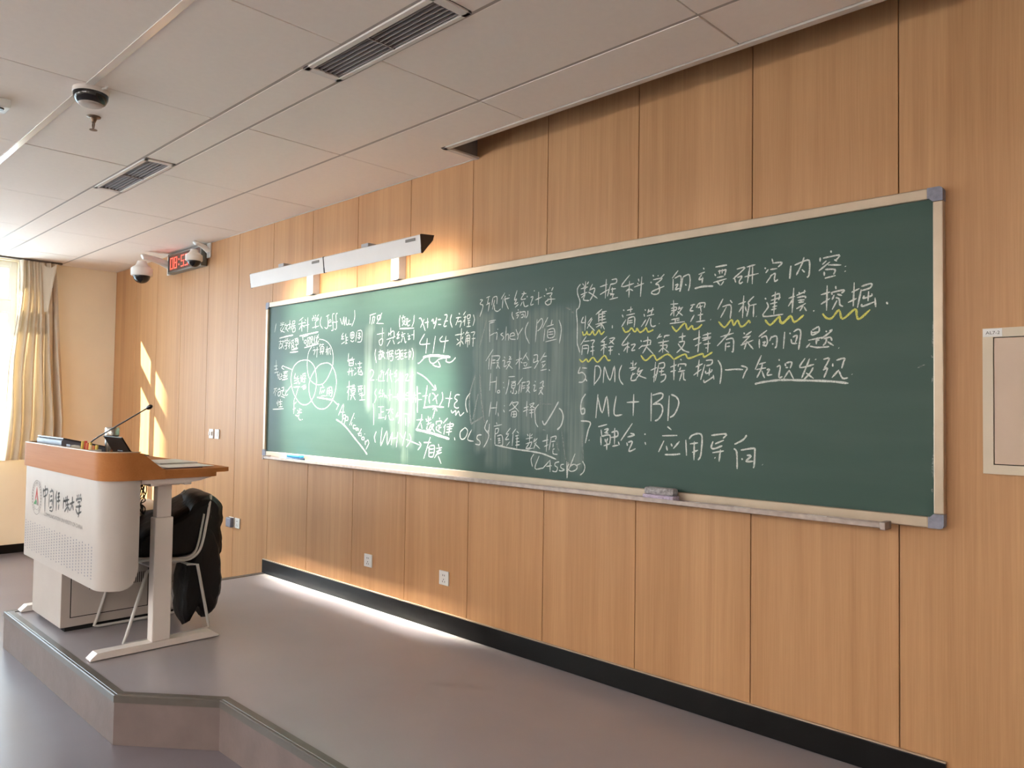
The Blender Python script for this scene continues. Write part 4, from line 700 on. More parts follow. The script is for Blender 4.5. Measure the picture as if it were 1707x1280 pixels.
uf.prism([(-1.52, .944), (-1.52, .922), (-1.30, .914), (-1.20, .926), (-1.13, .9445)], 0, DX0 + .02, DX0 + .05)
uf.box((DX0 + .03, -1.47, .905), (DX1 - .03, -1.43, .944)); uf.box((DX0 + .03, -1.29, .905), (DX1 - .03, -1.25, .944))
uf.build('under_frame', 'offwhite', desk)
for X in (-1.702, -3.035):
    lg = MB().box((X - .036, -1.412, .040), (X + .036, -1.312, .722), .006).build('leg', 'offwhite', desk)
    MB().box((X - .030, -1.402, .722), (X + .030, -1.322, .900), .005).build('upper_tube', 'offwhite', lg)
    MB().box((X - .045, -1.43, .900), (X + .045, -1.285, .922), .003).build('mounting_plate', 'offwhite', lg)
    fpz = [(-1.722, .004), (-1.722, .010), (-1.688, .040), (-1.072, .040), (-1.030, .012), (-1.030, .004)]
    MB().prism(fpz, 0, X - .036, X + .036).build('foot', 'offwhite', desk)
# emblem, lettering and perforation on the front panel
YP = DY0 + .012 - .0008
cx, cz, ra = -2.785, .757, .108
em = MB()
def ring(mb, r1, r2, mi, y=YP, n=40):
    vs = [(cx + r*math.cos(2*PI*i/n), y, cz + r*math.sin(2*PI*i/n)) for r in (r1, r2) for i in range(n)]
    mb.add(vs, [(i, (i+1) % n, n+(i+1) % n, n+i) for i in range(n)], mi)
ring(em, ra, ra - .0035, 0); ring(em, ra*.72, ra*.72 - .0025, 0)
for i in range(26):
    a = math.radians(35 + i*290/25 - 55) if False else math.radians(-60 + i*300/25)
    r = ra*.86; x = cx + r*math.cos(a); z = cz + r*math.sin(a); t = (-math.sin(a), math.cos(a)); rr = (math.cos(a), math.sin(a))
    em.add([(x + t[0]*s*.0045 + rr[0]*q*.008, YP, z + t[1]*s*.0045 + rr[1]*q*.008) for s, q in ((-1, -1), (1, -1), (.4, 1), (-.6, 1))], [(0, 1, 2, 3)], 0)
T = lambda *p: [(cx + a*ra, YP - .0002, cz + b*ra) for a, b in p]
em.add(T((0, .66), (.03, .2), (-.10, -.05), (-.34, -.22)), [(0, 1, 2, 3)], 1)
em.add(T((0, .66), (.42, -.42), (.12, -.12), (.05, .2)), [(0, 1, 2, 3)], 1)
em.add(T((-.36, -.25), (-.08, -.08), (.0, -.24), (-.05, -.42), (-.62, -.42)), [(0, 1, 2, 3, 4)], 2)
em.add(T((.02, -.24), (.10, -.14), (.42, -.44), (.0, -.44)), [(0, 1, 2, 3)], 0)
em.build('emblem', ['ink_soft', 'red_ink', 'green_ink'], fp, label='round emblem with a red and green triangle')
ox, oy, k = LETTERS[:3]
for char in LETTERS[3].split('|'):
  lt = MB()
  for st_ in char.split(';'):
    pts = [tuple(float(t) for t in p.split(',')) for p in st_.split()]
    P = []
    for u, v in pts:
        q = pix(ox + u/k, oy + v/k, 1, YP); P.append(Vector((q.x, q.z)))
    P = smooth_path(P, 4) if len(P) > 2 else [P[0], P[0]*.5+P[1]*.5, P[1]]
    n_ = len(P); Lf = []; Rt = []
    for i in range(n_):
        t = (P[min(i+1, n_-1)] - P[max(i-1, 0)]); t = t.normalized() if t.length > 1e-6 else Vector((1, 0)); nn = Vector((-t.y, t.x))
        w_ = .0076 * (1.0 - .7*abs(i/(n_-1) - .35)); Lf.append(P[i] + nn*w_); Rt.append(P[i] - nn*w_)
    lt.add([(p.x, YP - .0002, p.y) for p in Lf] + [(p.x, YP - .0002, p.y) for p in Rt], [(i, i+1, n_+i+1, n_+i) for i in range(n_-1)])
  lt.build('brush_character', 'ink', fp)
def text_mesh(txt, x0, x1, zc, y, name, m, parent, label=None, hscale=1.0, normal='-y', h=None):
    cu = bpy.data.curves.new('t', 'FONT'); cu.body = txt; cu.size = 1; cu.align_x = 'LEFT'
    o = bpy.data.objects.new('t', cu); COL.objects.link(o); bpy.context.view_layer.update()
    me = bpy.data.meshes.new_from_object(o.evaluated_get(bpy.context.evaluated_depsgraph_get())); bpy.data.objects.remove(o)
    mnx = min(v.co.x for v in me.vertices); mxx = max(v.co.x for v in me.vertices); mny = min(v.co.y for v in me.vertices); mxy = max(v.co.y for v in me.vertices)
    s = (x1 - x0)/(mxx - mnx); sz = (h/(mxy - mny)) if h else s*hscale
    for v in me.vertices: v.co = Vector((x0 + (v.co.x - mnx)*s, y, zc + (v.co.y - (mny+mxy)/2)*sz))
    me.materials.clear(); me.materials.append(M[m]); return link(name, me, parent, label)
text_mesh('COMMUNICATION UNIVERSITY OF CHINA', -2.615, -1.895, .672, YP - .0002, 'small_lettering', 'ink_soft', fp, label='small grey capital lettering', h=.022)
pf_ = MB()
nx, nz = 26, 11
for i in range(nx):
    for j in range(nz):
        x = -3.005 + i*(1.265/(nx-1)) ; z = .585 - j*(.165/(nz-1)) + (.0 if i % 2 else .00825)
        pf_.add([(x + .0082*math.cos(a*PI/3), YP - .0001, z + .0042*math.sin(a*PI/3)*1.2) for a in range(6)], [tuple(range(6))])
pf_.build('perforation', 'slate', fp, kind='stuff', label='field of small round vent holes')
# things on the desk
mo = thing('desk_monitor', (-2.8, -1.53, .993), 'grey flat monitor lying tilted in the wooden hood, left of the microphone', 'monitor')
MB().prism([(-1.655, .994), (-1.655, 1.118), (-1.640, 1.128), (-1.15, 1.012), (-1.15, .994)], 0, -3.035, -2.515).build('housing', 'slate', mo)
MB().prism([(-1.650, 1.1305), (-1.648, 1.137), (-1.14, 1.017), (-1.14, 1.0105)], 0, -3.045, -2.505).build('screen_bezel', 'slate_dark', mo)
MB().prism([(-1.630, 1.1342), (-1.630, 1.1346), (-1.16, 1.0237), (-1.16, 1.0233)], 0, -3.02, -2.53).build('screen', 'dome', mo)
lp = thing('tablet_screen', (-1.98, -1.45, .993), 'black tablet standing tilted on the lectern beside the chalk box', 'tablet')
MB().prism([(-1.545, 1.160), (-1.539, 1.164), (-1.445, 1.012), (-1.451, 1.008)], 0, -2.125, -1.835).build('screen_panel', 'black', lp)
MB().prism([(-1.500, .9935), (-1.500, 1.005), (-1.400, 1.005), (-1.400, .9935)], 0, -2.07, -1.89).build('stand_base', 'black', lp)
MB().prism([(-1.470, 1.004), (-1.500, 1.080), (-1.494, 1.086), (-1.455, 1.004)], 0, -2.02, -1.94).build('stand_neck', 'black', lp)
th_ = thing('thermos_bottle', (-2.40, -1.405, .993), 'steel thermos bottle behind the black tablet on the lectern', 'bottle')
c = (-2.40, -1.405, .9935)
MB().lathe([(.036, 0), (.039, .004), (.039, .135), (.037, .150), (.034, .158)], c, 28).build('body', 'steel', th_, smooth=True)
MB().lathe([(.0385, .159), (.041, .162), (.041, .205), (.038, .209)], c, 28).build('lid', 'steel', th_, smooth=True)
MB().lathe([(.0395, .155), (.0395, .1585)], c, 28).build('dark_ring', 'black', th_)
mic = thing('gooseneck_microphone', (-2.30, -1.57, .993), 'black gooseneck microphone rising from the lectern', 'microphone')
B0 = Vector(pix(144, 750, 1, -1.57)); b0 = Vector((B0.x, -1.57, .994))
hd_ = Vector(pix(246, 680, 1, -1.36)); tip = Vector(pix(254, 676, 1, -1.352))
MB().lathe([(.030, 0), (.030, .012), (.014, .018), (.010, .05)], tuple(b0), 20).build('base', 'black', mic, smooth=True)
mid = [Vector(pix(146, 745, 1, -1.568)), Vector(pix(153, 736, 1, -1.55)), Vector(pix(164, 728, 1, -1.53)), Vector(pix(176, 721, 1, -1.505)), Vector(pix(210, 701, 1, -1.435))]
MB().tube(smooth_path([b0 + Vector((0, 0, .03))] + mid + [hd_], 5), .0042, 8).build('gooseneck', 'black', mic, smooth=True)
d = (tip - hd_).normalized(); a = hd_ - d*.012
MB().tube([a, a + d*.008, a + d*.020, a + d*.040, a + d*.052, a + d*.058], [.004, .010, .0135, .0135, .010, .003], 14).build('windscreen', 'black', mic, smooth=True)
cb = thing('chalk_box', (-2.17, -1.60, .993), 'open white box of coloured chalk on the lectern, in front of the tablet', 'box')
bx = MB(); X0, X1, Y0, Y1 = -2.30, -2.02, -1.655, -1.585
bx.box((X0, Y0, .9935), (X1, Y1, .999)); bx.box((X0, Y0, .999), (X1, Y0 + .003, 1.088)); bx.box((X0, Y1 - .003, .999), (X1, Y1, 1.088)); bx.box((X0, Y0, .999), (X0 + .003, Y1, 1.088)); bx.box((X1 - .003, Y0, .999), (X1, Y1, 1.088))
bx.build('carton', 'paper', cb)
names = [('orange', (222, 140, 96)), ('red', (206, 84, 74)), ('yellow', (228, 204, 110)), ('pink', (228, 150, 150)), ('orange', (222, 140, 96)), ('red', (206, 84, 74)), ('yellow', (228, 204, 110)), ('cream', (226, 204, 160)), ('orange', (222, 140, 96)), ('yellow', (228, 204, 110))]
for cname in set(n for n, _ in names): M['chalk_' + cname] = mat(cname + '_chalk', srgb(*dict(names)[cname]), rough=.9)
random.seed(5)
for i, (cname, _) in enumerate(names):
    x = X0 + .02 + i*.0265; yy = (Y0+Y1)/2 + random.uniform(-.012, .012); tl = random.uniform(-.012, .012)
    o = MB().tube([(x, yy, 1.0), (x + tl, yy + .01, 1.118 + random.uniform(-.010, .012))], .0085, 10).build('chalk_stick', 'chalk_' + cname, smooth=True)
    tag(o, cname + ' chalk in the lectern box, ' + ('leftmost', 'second', 'third', 'fourth', 'fifth', 'sixth', 'seventh', 'eighth', 'ninth', 'rightmost')[i] + (' from the left' if 0 < i < 9 else ''), 'chalk', 'coloured chalks in the box on the lectern')
tp_ = thing('tissue_packet', (-2.36, -1.62, .993), 'small blue and white packet between microphone and chalk box', 'packet')
MB().box((-2.42, -1.655, .9935), (-2.325, -1.60, 1.098), .012).build('wrapper', 'paper', tp_)
MB().box((-2.41, -1.6575, 1.03), (-2.335, -1.6545, 1.104), .001).build('printed_band', 'slate', tp_)
pp = thing('paper_stack', (-2.05, -1.18, .993), 'pale stack of papers on the desktop behind the hood', 'papers')
for k in range(5): MB().box((-2.22 + .002*k, -1.30 - .002*k, .9936 + .0026*k), (-1.90 + .003*k, -1.09 + .001*k, .9958 + .0026*k)).build('sheet', 'paper', pp)
fo = thing('folder', (-1.82, -1.25, .993), 'dark plum folder with a loose sheet lying nearest the desk edge', 'folder')
MB().box((-1.875, -1.395, .9935), (-1.62, -1.175, .9985), .001).build('cover', 'folder', fo)
MB().box((-1.865, -1.36, .9988), (-1.635, -1.100, 1.0002)).build('loose_sheet', 'paper', fo)
# bundle of cables hanging under the desktop
cbn = thing('cable_bundle', (-2.12, -1.30, .70), 'tangled black cables hanging under the lectern desktop', 'cable')
random.seed(11)
for k in range(6):
    x0_ = -2.20 + .02*k; pts = [(x0_, -1.27, .944)]
    for j in range(5): pts.append((-2.175 + random.uniform(-.04, .04), -1.30 + random.uniform(-.03, .03), .90 - .045*j + random.uniform(-.01, .01)))
    pts.append((-2.165 + random.uniform(-.02, .02), -1.29, .682)); 
    MB().tube(smooth_path(pts, 5), .0035, 6).build('cable', 'cable', cbn, smooth=True)
# ------------------------------------------------------------------ cabinet under the desk
CX0, CX1, CY0, CY1 = -2.92, -2.337, -1.68, -.985
cab = thing('equipment_cabinet', ((CX0+CX1)/2, -1.33, 0), 'grey metal equipment cabinet standing under the lectern desk', 'cabinet')
MB().box((CX0, CY0, .028), (CX1, CY1, .668), .003).build('body', 'greycab', cab)
MB().box((CX0 + .03, CY0 + .03, .0), (CX1 - .02, CY1 - .03, .028)).build('plinth', 'dark_hole', cab)
MB().box((CX0 - .005, CY0 - .005, .668), (CX1 + .006, CY1 + .005, .682), .002).build('top', 'offwhite', cab)
MB().box((CX1 - .002, CY0 + .050, .080), (CX1 + .0012, -1.185, .645)).build('door_gap', 'dark_hole', cab)
dr = MB().box((CX1 - .002, CY0 + .055, .085), (CX1 + .004, -1.19, .64), .002).build('door', 'greycab', cab)
for k in range(30): MB().box((CX1 + .0035, -1.53 + k*.011, .235), (CX1 + .0046, -1.5255 + k*.011, .30)).build('vent_slot', 'dark_hole', dr)
for z0, z1 in ((.04, .205), (.212, .43), (.437, .655)):
    q = MB().box((CX1 - .002, -1.178, z0), (CX1 + .005, CY1 + .006, z1), .003).build('drawer', 'offwhite', cab)
# ------------------------------------------------------------------ chair with its coat
ch = thing('office_chair', (-2.08, -1.22, 0), 'light grey shell chair on wire sled legs behind the lectern', 'chair')
prof_c = smooth_path([(-1.455, .425), (-1.43, .444), (-1.33, .440), (-1.20, .422), (-1.13, .424), (-1.080, .46), (-1.055, .53), (-1.038, .62), (-1.020, .71), (-.998, .785)], 4)
mbc = MB(); nxs = 13; th = .012; n_ = len(prof_c)
vs = []
for side in (0, 1):
    for i, p in enumerate(prof_c):
        t = (prof_c[min(i+1, n_-1)] - prof_c[max(i-1, 0)]).normalized(); nn = Vector((-t.y, t.x))
        tt = i/(n_-1); hw = .225 - .02*abs(tt-.5) - (.05*max(0, tt-.85)/.15) ; dish = .018
        for j in range(nxs):
            s = -1 + 2*j/(nxs-1); q = p + nn*(th*side + dish*s*s)
            vs.append((-2.08 + s*hw, q.x, q.y))
fs = []
for i in range(n_-1):
    for j in range(nxs-1):
        a = i*nxs + j; fs.append((a, a+1, a+nxs+1, a+nxs)); o_ = n_*nxs; fs.append((o_+a, o_+a+nxs, o_+a+nxs+1, o_+a+1))
o_ = n_*nxs
for i in range(n_-1):
    fs.append((i*nxs, (i+1)*nxs, o_+(i+1)*nxs, o_+i*nxs)); a = i*nxs+nxs-1; fs.append((a, o_+a, o_+a+nxs, a+nxs))
for j in range(nxs-1):
    fs.append((j, o_+j, o_+j+1, j+1)); a = (n_-1)*nxs+j; fs.append((a, a+1, o_+a+1, o_+a))
mbc.add(vs, fs).build('seat_shell', 'shell', ch, smooth=True)
for sgn in (-1, 1):      # rolled rim along both edges of the shell
    rim = [Vector((-2.08 + sgn*(.230 - .02*abs(i/(n_-1) - .5) - .03*max(0, i/(n_-1) - .85)/.15), p.x, p.y + .014)) for i, p in enumerate(prof_c)]
    MB().tube(rim, .0085, 8).build('shell_rim', 'shell', ch, smooth=True)
for X, Xt in ((-1.835, -1.875), (-2.318, -2.285)):
    pts = [(Xt, -1.335, .405), (X, -1.385, .395), (X, -1.49, .045), (X, -1.502, .018), (X, -1.480, .010), (X, -1.04, .010), (X, -1.015, .018), (X, -1.020, .045), (X, -1.095, .400), (Xt, -1.14, .402)]
    P = [Vector(p) for p in pts]
    MB().tube(P, .0090, 10).build('leg', 'shell', ch, smooth=True)
fr = MB(); fr.tube([(-1.875, -1.335, .408), (-2.285, -1.335, .408)], .008, 8); fr.tube([(-1.875, -1.14, .405), (-2.285, -1.14, .405)], .008, 8); fr.box((-2.2, -1.33, .400), (-1.96, -1.14, .416), .003)
fr.build('under_seat_frame', 'shell', ch, smooth=True)
# coat: one padded mass draped over the backrest, sleeve pushed forward on the seat, skirts hanging behind
coat = thing('coat', (-2.08, -1.05, .45), 'black padded coat draped over the chair back and hanging behind it', 'coat')
def blob(name, sections, seg=48, amp=.010, fq=9.0, quilt=0.0, sub=3):
    """closed surface through outline sections [(x, [(y, z)...])], puffed and creased"""
    rings = []
    if name != 'body_front':      # the backrest turns slightly, so the cloth lies closer in on the near side
        sections = [(x, [(y - .085*max(0, min(1, (x + 2.25)/.38)), z - .018) for y, z in poly]) for x, poly in sections]
    for x, poly in sections:
        P = [Vector(p) for p in poly] + [Vector(poly[0])]
        Q = smooth_path(P, 8)[:-1]; L_ = [0]
        for a, b in zip(Q, Q[1:] + [Q[0]]): L_.append(L_[-1] + (b-a).length)
        ring_ = []
        for k in range(seg):
            t = L_[-1]*k/seg; i = max(j for j in range(len(Q)) if L_[j] <= t + 1e-9); u = (t - L_[i])/max(1e-9, L_[i+1]-L_[i])
            ring_.append(Q[i].lerp(Q[(i+1) % len(Q)], u))
        rings.append((x, ring_))
    full = []
    for a, b in zip(rings[:-1], rings[1:]):
        for s in range(sub):
            u = s/sub; full.append((a[0]+(b[0]-a[0])*u, [p.lerp(q, u) for p, q in zip(a[1], b[1])]))
    full.append(rings[-1]); vs = []
    for x, rg in full:
        cxx = sum((p for p in rg), Vector((0, 0)))/len(rg)
        for p in rg:
            w3 = Vector((x, p.x, p.y)); nz = noise.noise(w3*fq)*amp + noise.noise(w3*fq*2.7)*amp*.5 + quilt*abs(math.sin(p.y*PI/.085 + 1.2*noise.noise(w3*3)))
            dr_ = (p - cxx); dr_ = dr_.normalized() if dr_.length > 1e-6 else Vector((0, 0))
            q = p + dr_*nz; vs.append((x + noise.noise(w3*fq + Vector((7, 1, 3)))*amp, q.x, q.y))
    n = len(full); fs = [(i*seg+k, i*seg+(k+1) % seg, (i+1)*seg+(k+1) % seg, (i+1)*seg+k) for i in range(n-1) for k in range(seg)]
    for e, rg in ((0, full[0]), (n-1, full[-1])):
        c_ = sum((Vector((vs[e*seg+k])) for k in range(seg)), Vector((0, 0, 0)))/seg; ci = len(vs); vs.append(tuple(c_))
        fs += [(e*seg+k, e*seg+(k+1) % seg, ci) for k in range(seg)]
    return MB().add(vs, fs).build(name, 'coat', coat, smooth=True)
def sc(poly, c_, s): return [(c_[0] + (p[0]-c_[0])*s, c_[1] + (p[1]-c_[1])*s) for p in poly]
front = [(-1.02, .50), (-1.12, .455), (-1.30, .458), (-1.40, .470), (-1.41, .53), (-1.37, .595), (-1.26, .650), (-1.14, .710), (-1.05, .765), (-.99, .775), (-.985, .65)]
blob('body_front', [(-2.34, sc(front, (-1.2, .58), .7)), (-2.28, front), (-2.08, front), (-1.95, front), (-1.885, sc(front, (-1.14, .58), .93)), (-1.868, sc(front, (-1.12, .58), .80))], quilt=.006)
top_ = [(-1.09, .69), (-1.05, .755), (-1.00, .812), (-.94, .822), (-.885, .79), (-.862, .72), (-.872, .60), (-.90, .52), (-.935, .56), (-.955, .70), (-.985, .775), (-1.02, .765)]
blob('collar_and_shoulders', [(-2.33, sc(top_, (-.96, .74), .6)), (-2.27, top_), (-2.05, top_), (-1.90, [(y + .02, z - .01) for y, z in top_]), (-1.872, sc(top_, (-.95, .70), .80))], quilt=.005)
back = [(-.985, .62), (-.93, .70), (-.875, .69), (-.862, .60), (-.850, .48), (-.895, .44), (-.93, .47), (-.985, .50)]
back2 = [(-1.03, .42), (-1.00, .58), (-.93, .66), (-.875, .58), (-.850, .45), (-.838, .34), (-.838, .24), (-.86, .14), (-.90, .085), (-.945, .075), (-.965, .11), (-.985, .16), (-1.005, .12), (-1.035, .065), (-1.065, .06), (-1.085, .14), (-1.08, .30), (-1.065, .40)]
blob('hanging_skirt', [(-2.16, sc(back2, (-.96, .36), .75)), (-2.12, back2), (-2.02, back2), (-1.93, back2), (-1.875, sc(back2, (-.95, .36), .92)), (-1.855, sc(back2, (-.95, .36), .78))], quilt=.007)
slv = [(-1.02, .70), (-.94, .74), (-.875, .72), (-.845, .62), (-.838, .52), (-.855, .445), (-.90, .44), (-.925, .52), (-.95, .60)]
blob('sleeve', [(-2.03, sc(slv, (-.91, .60), .6)), (-2.0, slv), (-1.93, slv), (-1.886, [(y + .004, z - .012) for y, z in sc(slv, (-.91, .58), .86)]), (-1.868, sc(slv, (-.91, .56), .6))], seg=36, quilt=.006)
# ------------------------------------------------------------------ curtain gathered beside the window
cu = thing('curtain', (-6.5, -.8, .76), 'beige curtain gathered beside the window, stopping above the floor', 'curtain')
nu, nv = 110, 44; vs = []
for j in range(nv + 1):
    v = j/nv; z = 2.825 - v*2.07; flare = v**1.4
    yl = -.985 - .125*flare + (.015*math.sin(v*9)); yr = -.672 + .118*min(1, v*1.25)
    for i in range(nu + 1):
        u = i/nu; y = yr + (yl - yr)*u
        ph = u*2*PI*5.6 + .9*math.sin(v*2.2 + u*4) + .5*math.sin(v*6 + u*9)
        amp_ = .034 + .020*flare + .012*math.sin(u*7 + 1)
        x = -6.50 + amp_*math.sin(ph) + .012*math.sin(ph*2.1 + v*5) + .03*u*flare
        vs.append((x, y + .010*math.cos(ph), z))
fs = [(j*(nu+1)+i, j*(nu+1)+i+1, (j+1)*(nu+1)+i+1, (j+1)*(nu+1)+i) for j in range(nv) for i in range(nu)]
MB().add(vs, fs).build('curtain_cloth', 'curtain', cu, smooth=True)
hem = [(vs[j*(nu+1)+nu][0], vs[j*(nu+1)+nu][1], vs[j*(nu+1)+nu][2]) for j in range(nv+1)]
MB().tube(hem, .006, 6).build('side_hem', 'curtain', cu, smooth=True)
# swag of cloth folded over near the top right
sw = []; fs = []
for j in range(13):
    v = j/12
    for i in range(9):
        u = i/8; sw.append((-6.425 - .03*math.cos(u*PI), -.80 + (.125 - .105*v)*u + .03*v, 2.82 - v*.52 - .05*math.sin(u*PI)*(1 - v)))
fs = [(j*9+i, j*9+i+1, (j+1)*9+i+1, (j+1)*9+i) for j in range(12) for i in range(8)]
MB().add(sw, fs).build('folded_flap', 'curtain', cu, smooth=True)
rl = thing('curtain_rail', (-6.5, -3, 2.83), 'thin dark curtain rail under the ceiling above the window', 'rail')
MB().box((-6.515, -5.9, 2.828), (-6.485, -.60, 2.8445), .002).build('track', 'rail', rl)
# ------------------------------------------------------------------ clock
ck = thing('digital_clock', (-4.65, 0, 2.64), 'red digital wall clock in a metal frame near the ceiling corner', 'clock')
KX0, KX1, KZ0, KZ1 = -5.035, -4.285, 2.640, 2.828
MB().box((KX0, -.055, KZ0), (KX1, -.001, KZ1), .003).build('housing', 'black', ck)
MB().box((KX0 + .012, -.0575, KZ0 + .014), (KX1 - .012, -.055, KZ1 - .014)).build('lens', 'clock_face', ck)
f = MB()
for a, b in (((KX0 - .004, -.062, KZ0 - .003), (KX0 + .012, -.002, KZ1 + .003)), ((KX1 - .012, -.062, KZ0 - .003), (KX1 + .004, -.002, KZ1 + .003)), ((KX0, -.062, KZ0 - .003), (KX1, -.002, KZ0 + .014)), ((KX0, -.062, KZ1 - .014), (KX1, -.002, KZ1 + .003))): f.box(a, b, .002)
f.build('frame', 'clock_frame', ck)
SEG = {'0': 'abcdef', '8': 'abcdefg', '5': 'afgcd', '3': 'abgcd'}
def digit(chh, x, wd=.064, z0=2.678, h=.112):
    mb = MB(); s = .009; y0_, y1_ = -.0595, -.0576; zm = z0 + h/2; zt = z0 + h
    R_ = {'a': (x, zt - s, x + wd, zt), 'd': (x, z0, x + wd, z0 + s), 'g': (x, zm - s/2, x + wd, zm + s/2), 'f': (x, zm, x + s, zt), 'e': (x, z0, x + s, zm), 'b': (x + wd - s, zm, x + wd, zt), 'c': (x + wd - s, z0, x + wd, zm)}
    for q in SEG[chh]:
        a = R_[q]; mb.box((a[0] + .001, y0_, a[1] + .001), (a[2] - .001, y1_, a[3] - .001))
    mb.build('digit', 'led', ck)
digit('0', -4.985); digit('8', -4.895); digit('5', -4.735); digit('3', -4.645)
for x in (-4.790, -4.545):
    mb = MB()
    for z in (2.70, 2.75): mb.box((x, -.0595, z), (x + .014, -.0576, z + .014))
    mb.build('colon', 'led', ck)
# ------------------------------------------------------------------ dome security cameras on wall arms
def dome_cam(x, y, zc, r, z_arm, label, wide):
    t = thing('security_camera', (x, 0, zc), label, 'camera')
    MB().box((x - .05*wide, -.014, z_arm - .115*wide), (x + .05*wide, -.0005, z_arm + .075*wide), .004).build('wall_plate', 'white', t)
    pts = [(x, -.010, z_arm - .02), (x, y*.45, z_arm + .015), (x, y*.9, z_arm + .035), (x, y, z_arm + .03)]
    MB().tube(smooth_path(pts, 5), [(.040 - .012*min(1, i/8))*wide for i in range(16)], 14).build('arm', 'white', t, smooth=True)
    h = MB(); h.lathe([(r*.42, .125*wide), (r*.5, .10*wide), (r*.62, .082*wide), (r*.98, .055*wide), (r, .045*wide), (r, -.012*wide), (r*.93, -.020*wide)], (x, y, zc), 32)
    h.build('housing', 'white', t, smooth=True)
    MB().lathe([(r*.80, -.0205*wide)] + [(r*.80*math.cos(math.radians(a)), -.021*wide - r*.74*math.sin(math.radians(a))) for a in (5, 20, 35, 50, 65, 80)] + [(.002, -.021*wide - r*.74)], (x, y, zc), 32).build('dome', 'dome', t, smooth=True)
    return t
dome_cam(-5.13, -.275, 2.622, .098, 2.760, 'larger white dome camera with long arm at the left end of the clock', 1.0)
dome_cam(-4.235, -.145, 2.672, .074, 2.790, 'smaller white dome camera in front of the right end of the clock', .72)
# ------------------------------------------------------------------ things on the ceiling
cc = thing('ceiling_camera', (-1.262, -1.925, ZC), 'round black-banded fisheye camera on the ceiling', 'camera')
c = (-1.262, -1.925, ZC)
MB().lathe([(.078, 0), (.079, -.018), (.076, -.022)], c, 36).build('base', 'offwhite', cc, smooth=True)
MB().lathe([(.076, -.0225), (.075, -.040), (.064, -.062), (.054, -.068)], c, 36).build('dark_band', 'dome', cc, smooth=True)
MB().lathe([(.054, -.0685), (.051, -.073), (.044, -.075)], c, 36).build('cap', 'greycab', cc, smooth=True)
MB().tube([(-1.20, -1.90, ZC - .006), (-1.165, -1.885, ZC - .006), (-1.15, -1.89, ZC - .001)], .006, 8).build('cable_lead', 'white', cc, smooth=True)
sp = thing('sprinkler', (-1.625, -1.80, ZC), 'bronze fire sprinkler head below the round ceiling camera', 'sprinkler')
c = (-1.625, -1.80, ZC)
MB().lathe([(.034, 0), (.033, -.004), (.018, -.008), (.012, -.022), (.010, -.030)], c, 24).build('escutcheon', 'brass', sp, smooth=True)
for s in (-1, 1): MB().tube([(c[0] + s*.010, c[1], ZC - .026), (c[0] + s*.016, c[1], ZC - .042), (c[0] + s*.008, c[1], ZC - .062), (c[0], c[1], ZC - .066)], .0028, 6).build('frame_arm', 'brass', sp, smooth=True)
MB().tube([(c[0], c[1], ZC - .028), (c[0], c[1], ZC - .062)], .003, 6).build('glass_bulb', 'steel', sp, smooth=True)
MB().lathe([(.004, -.066), (.019, -.069), (.019, -.071), (.003, -.072)], c, 18).build('deflector', 'brass', sp)
sd_ = thing('smoke_detector', (-1.74, -2.195, ZC), 'small white detector box on the ceiling at the left picture edge', 'detector')
MB().box((-1.80, -2.235, ZC - .045), (-1.685, -2.155, ZC - .0005), .006).build('body', 'white', sd_)
MB().lathe([(.018, -.045), (.016, -.052)], (-1.72, -2.195, ZC), 16).build('sensor', 'black', sd_)
def vent(x0, x1, label, nsl=6):
    y0, y1 = -1.360, -1.178; v = thing('air_vent', ((x0+x1)/2, -1.269, ZC), label, 'vent', 'linear air vents in the ceiling strip')
    del v['group']; b = .026; zl = ZC - .006; f = MB()
    f.box((x0, y0, zl), (x1, y0 + b, ZC + .004), .002); f.box((x0, y1 - b*.8, zl), (x1, y1, ZC + .004), .002); f.box((x0, y0, zl), (x0 + b*1.6, y1, ZC + .004), .002); f.box((x1 - b*1.6, y0, zl), (x1, y1, ZC + .004), .002)
    f.build('frame', 'offwhite', v)
    MB().box((x0 + .01, y0 + .01, ZC + .030), (x1 - .01, y1 - .01, ZC + .034)).build('duct_backing', 'louvre_dark', v)
    xa, xb = x0 + b*1.6, x1 - b*1.6; ya, yb = y0 + b, y1 - b*.8
    for k in range(nsl):
        y = ya + (yb - ya)*(k + .5)/nsl
        MB().prism([(y - .0050, ZC + .020), (y - .0035, ZC + .020), (y + .0025, ZC - .003), (y + .0005, ZC - .003)], 0, xa, xb).build('slat', 'louvre', v)
    xm = (xa + xb)/2; MB().box((xm - .003, ya, ZC - .0045), (xm + .003, yb, ZC + .004)).build('cross_bar', 'louvre', v)
    return v
vent(-3.055, -2.11, 'far narrow air vent in the ceiling strip, nearer the window')
vent(-.295, .607, 'near narrow air vent in the ceiling strip at the top of the picture')
# ------------------------------------------------------------------ sockets, switches, electrical box
def socket(x, z, label, group=None):
    s = thing('power_socket', (x, 0, z), label, 'socket', group); h = .043
    MB().box((x - h, -.010, z - h), (x + h, -.0005, z + h), .003).build('plate', 'white', s)
    p = MB()
    for dx in (-.008, .008): p.box((x + dx - .002, -.0106, z + .012), (x + dx + .002, -.0099, z + .022))
    p.box((x - .0022, -.0106, z - .012), (x + .0022, -.0099, z - .004))
    for dx in (-.010, .010): p.box((x + dx - .002, -.0106, z - .026), (x + dx + .002, -.0099, z - .017))
    p.build('socket_holes', 'dark_hole', s); return s
socket(-1.640, .310, 'left white wall socket under the blackboard above the black skirting')
socket(-.852, .320, 'right white wall socket under the blackboard above the black skirting')
socket(-3.545, .345, 'white wall socket beside the pale blue-grey cover, left of the blackboard')
cv = thing('socket_cover', (-3.66, 0, .345), 'pale blue-grey splash cover on the wall beside a socket', 'socket cover')
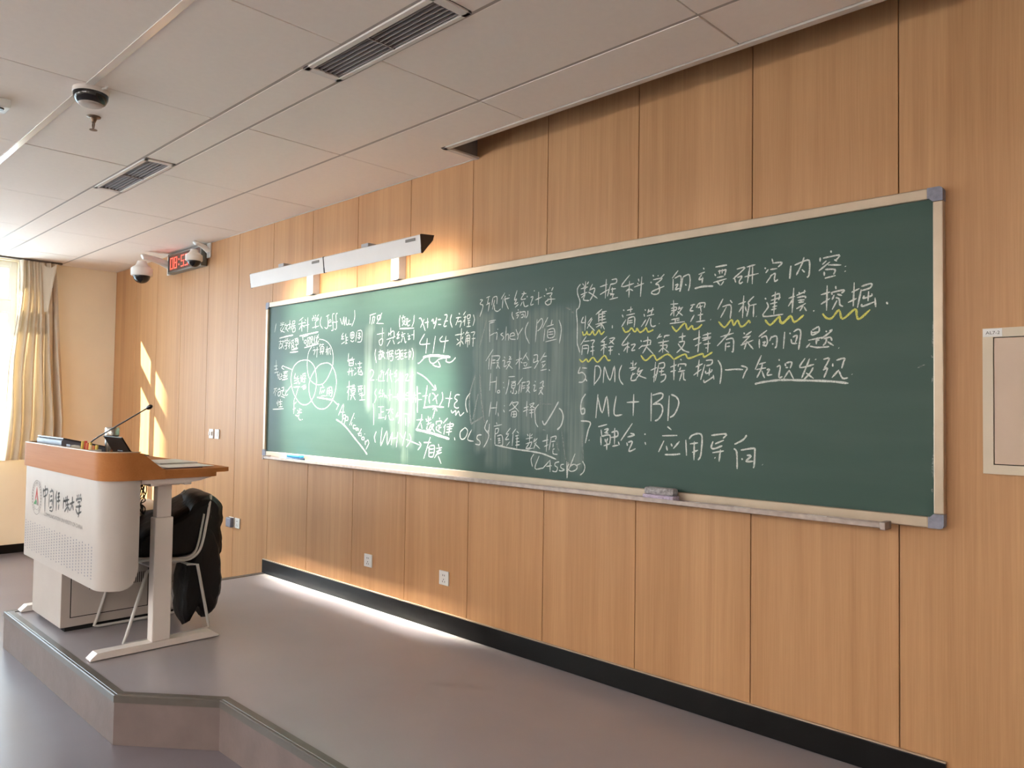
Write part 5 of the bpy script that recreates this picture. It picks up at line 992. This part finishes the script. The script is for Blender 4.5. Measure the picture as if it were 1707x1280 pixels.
MB().box((-3.70, -.008, .300), (-3.605, -.0005, .388), .003).build('plate', 'white', cv)
MB().box((-3.698, -.040, .303), (-3.607, -.008, .385), .008).build('hinged_lid', 'cap', cv)
sw_ = thing('data_socket', (-4.09, 0, 1.09), 'white data socket with open flaps, left of the plain wall plate', 'socket')
MB().box((-4.133, -.010, 1.047), (-4.047, -.0005, 1.133), .003).build('plate', 'white', sw_)
for dx in (-.024, .010):
    MB().box((-4.09 + dx, -.024, 1.075), (-4.09 + dx + .022, -.010, 1.108), .003).build('flap', 'offwhite', sw_)
sw2 = thing('wall_plate', (-3.975, 0, 1.09), 'plain white wall plate, right of the data socket', 'wall plate')
MB().box((-4.018, -.010, 1.047), (-3.932, -.0005, 1.133), .003).build('plate', 'white', sw2)
MB().box((-3.999, -.013, 1.066), (-3.951, -.010, 1.114), .002).build('rocker', 'offwhite', sw2)
eb = thing('electrical_cabinet', (2.22, 0, 1.154), 'beige wall-mounted electrical cabinet with sticker, at the right edge', 'electrical box')
EX0, EX1, EZ0, EZ1 = 2.022, 2.44, 1.152, 1.660; fm = MB(); w_ = .032
for a, b in (((EX0, -.016, EZ0), (EX0 + w_, -.0005, EZ1)), ((EX1 - w_, -.016, EZ0), (EX1, -.0005, EZ1)), ((EX0 + w_, -.016, EZ0), (EX1 - w_, -.0005, EZ0 + w_)), ((EX0 + w_, -.016, EZ1 - w_), (EX1 - w_, -.0005, EZ1))): fm.box(a, b)
fm.build('frame', 'elec', eb)
MB().box((EX0 + w_, -.006, EZ0 + w_), (EX1 - w_, -.0004, EZ1 - w_)).build('inner_shadow_gap', 'dark_hole', eb)
MB().box((EX0 + w_ + .003, -.0145, EZ0 + w_ + .003), (EX1 - w_ - .003, -.006, EZ1 - w_ - .003), .001).build('door', 'elec_door', eb)
stk = MB().box((EX0 + .002, -.0168, EZ1 - .030), (EX0 + .060, -.0161, EZ1 - .002)).build('sticker', 'white', eb)
text_mesh('AL7-2', EX0 + .010, EX0 + .053, EZ1 - .016, -.0171, 'sticker_lettering', 'ink', stk, h=.011)
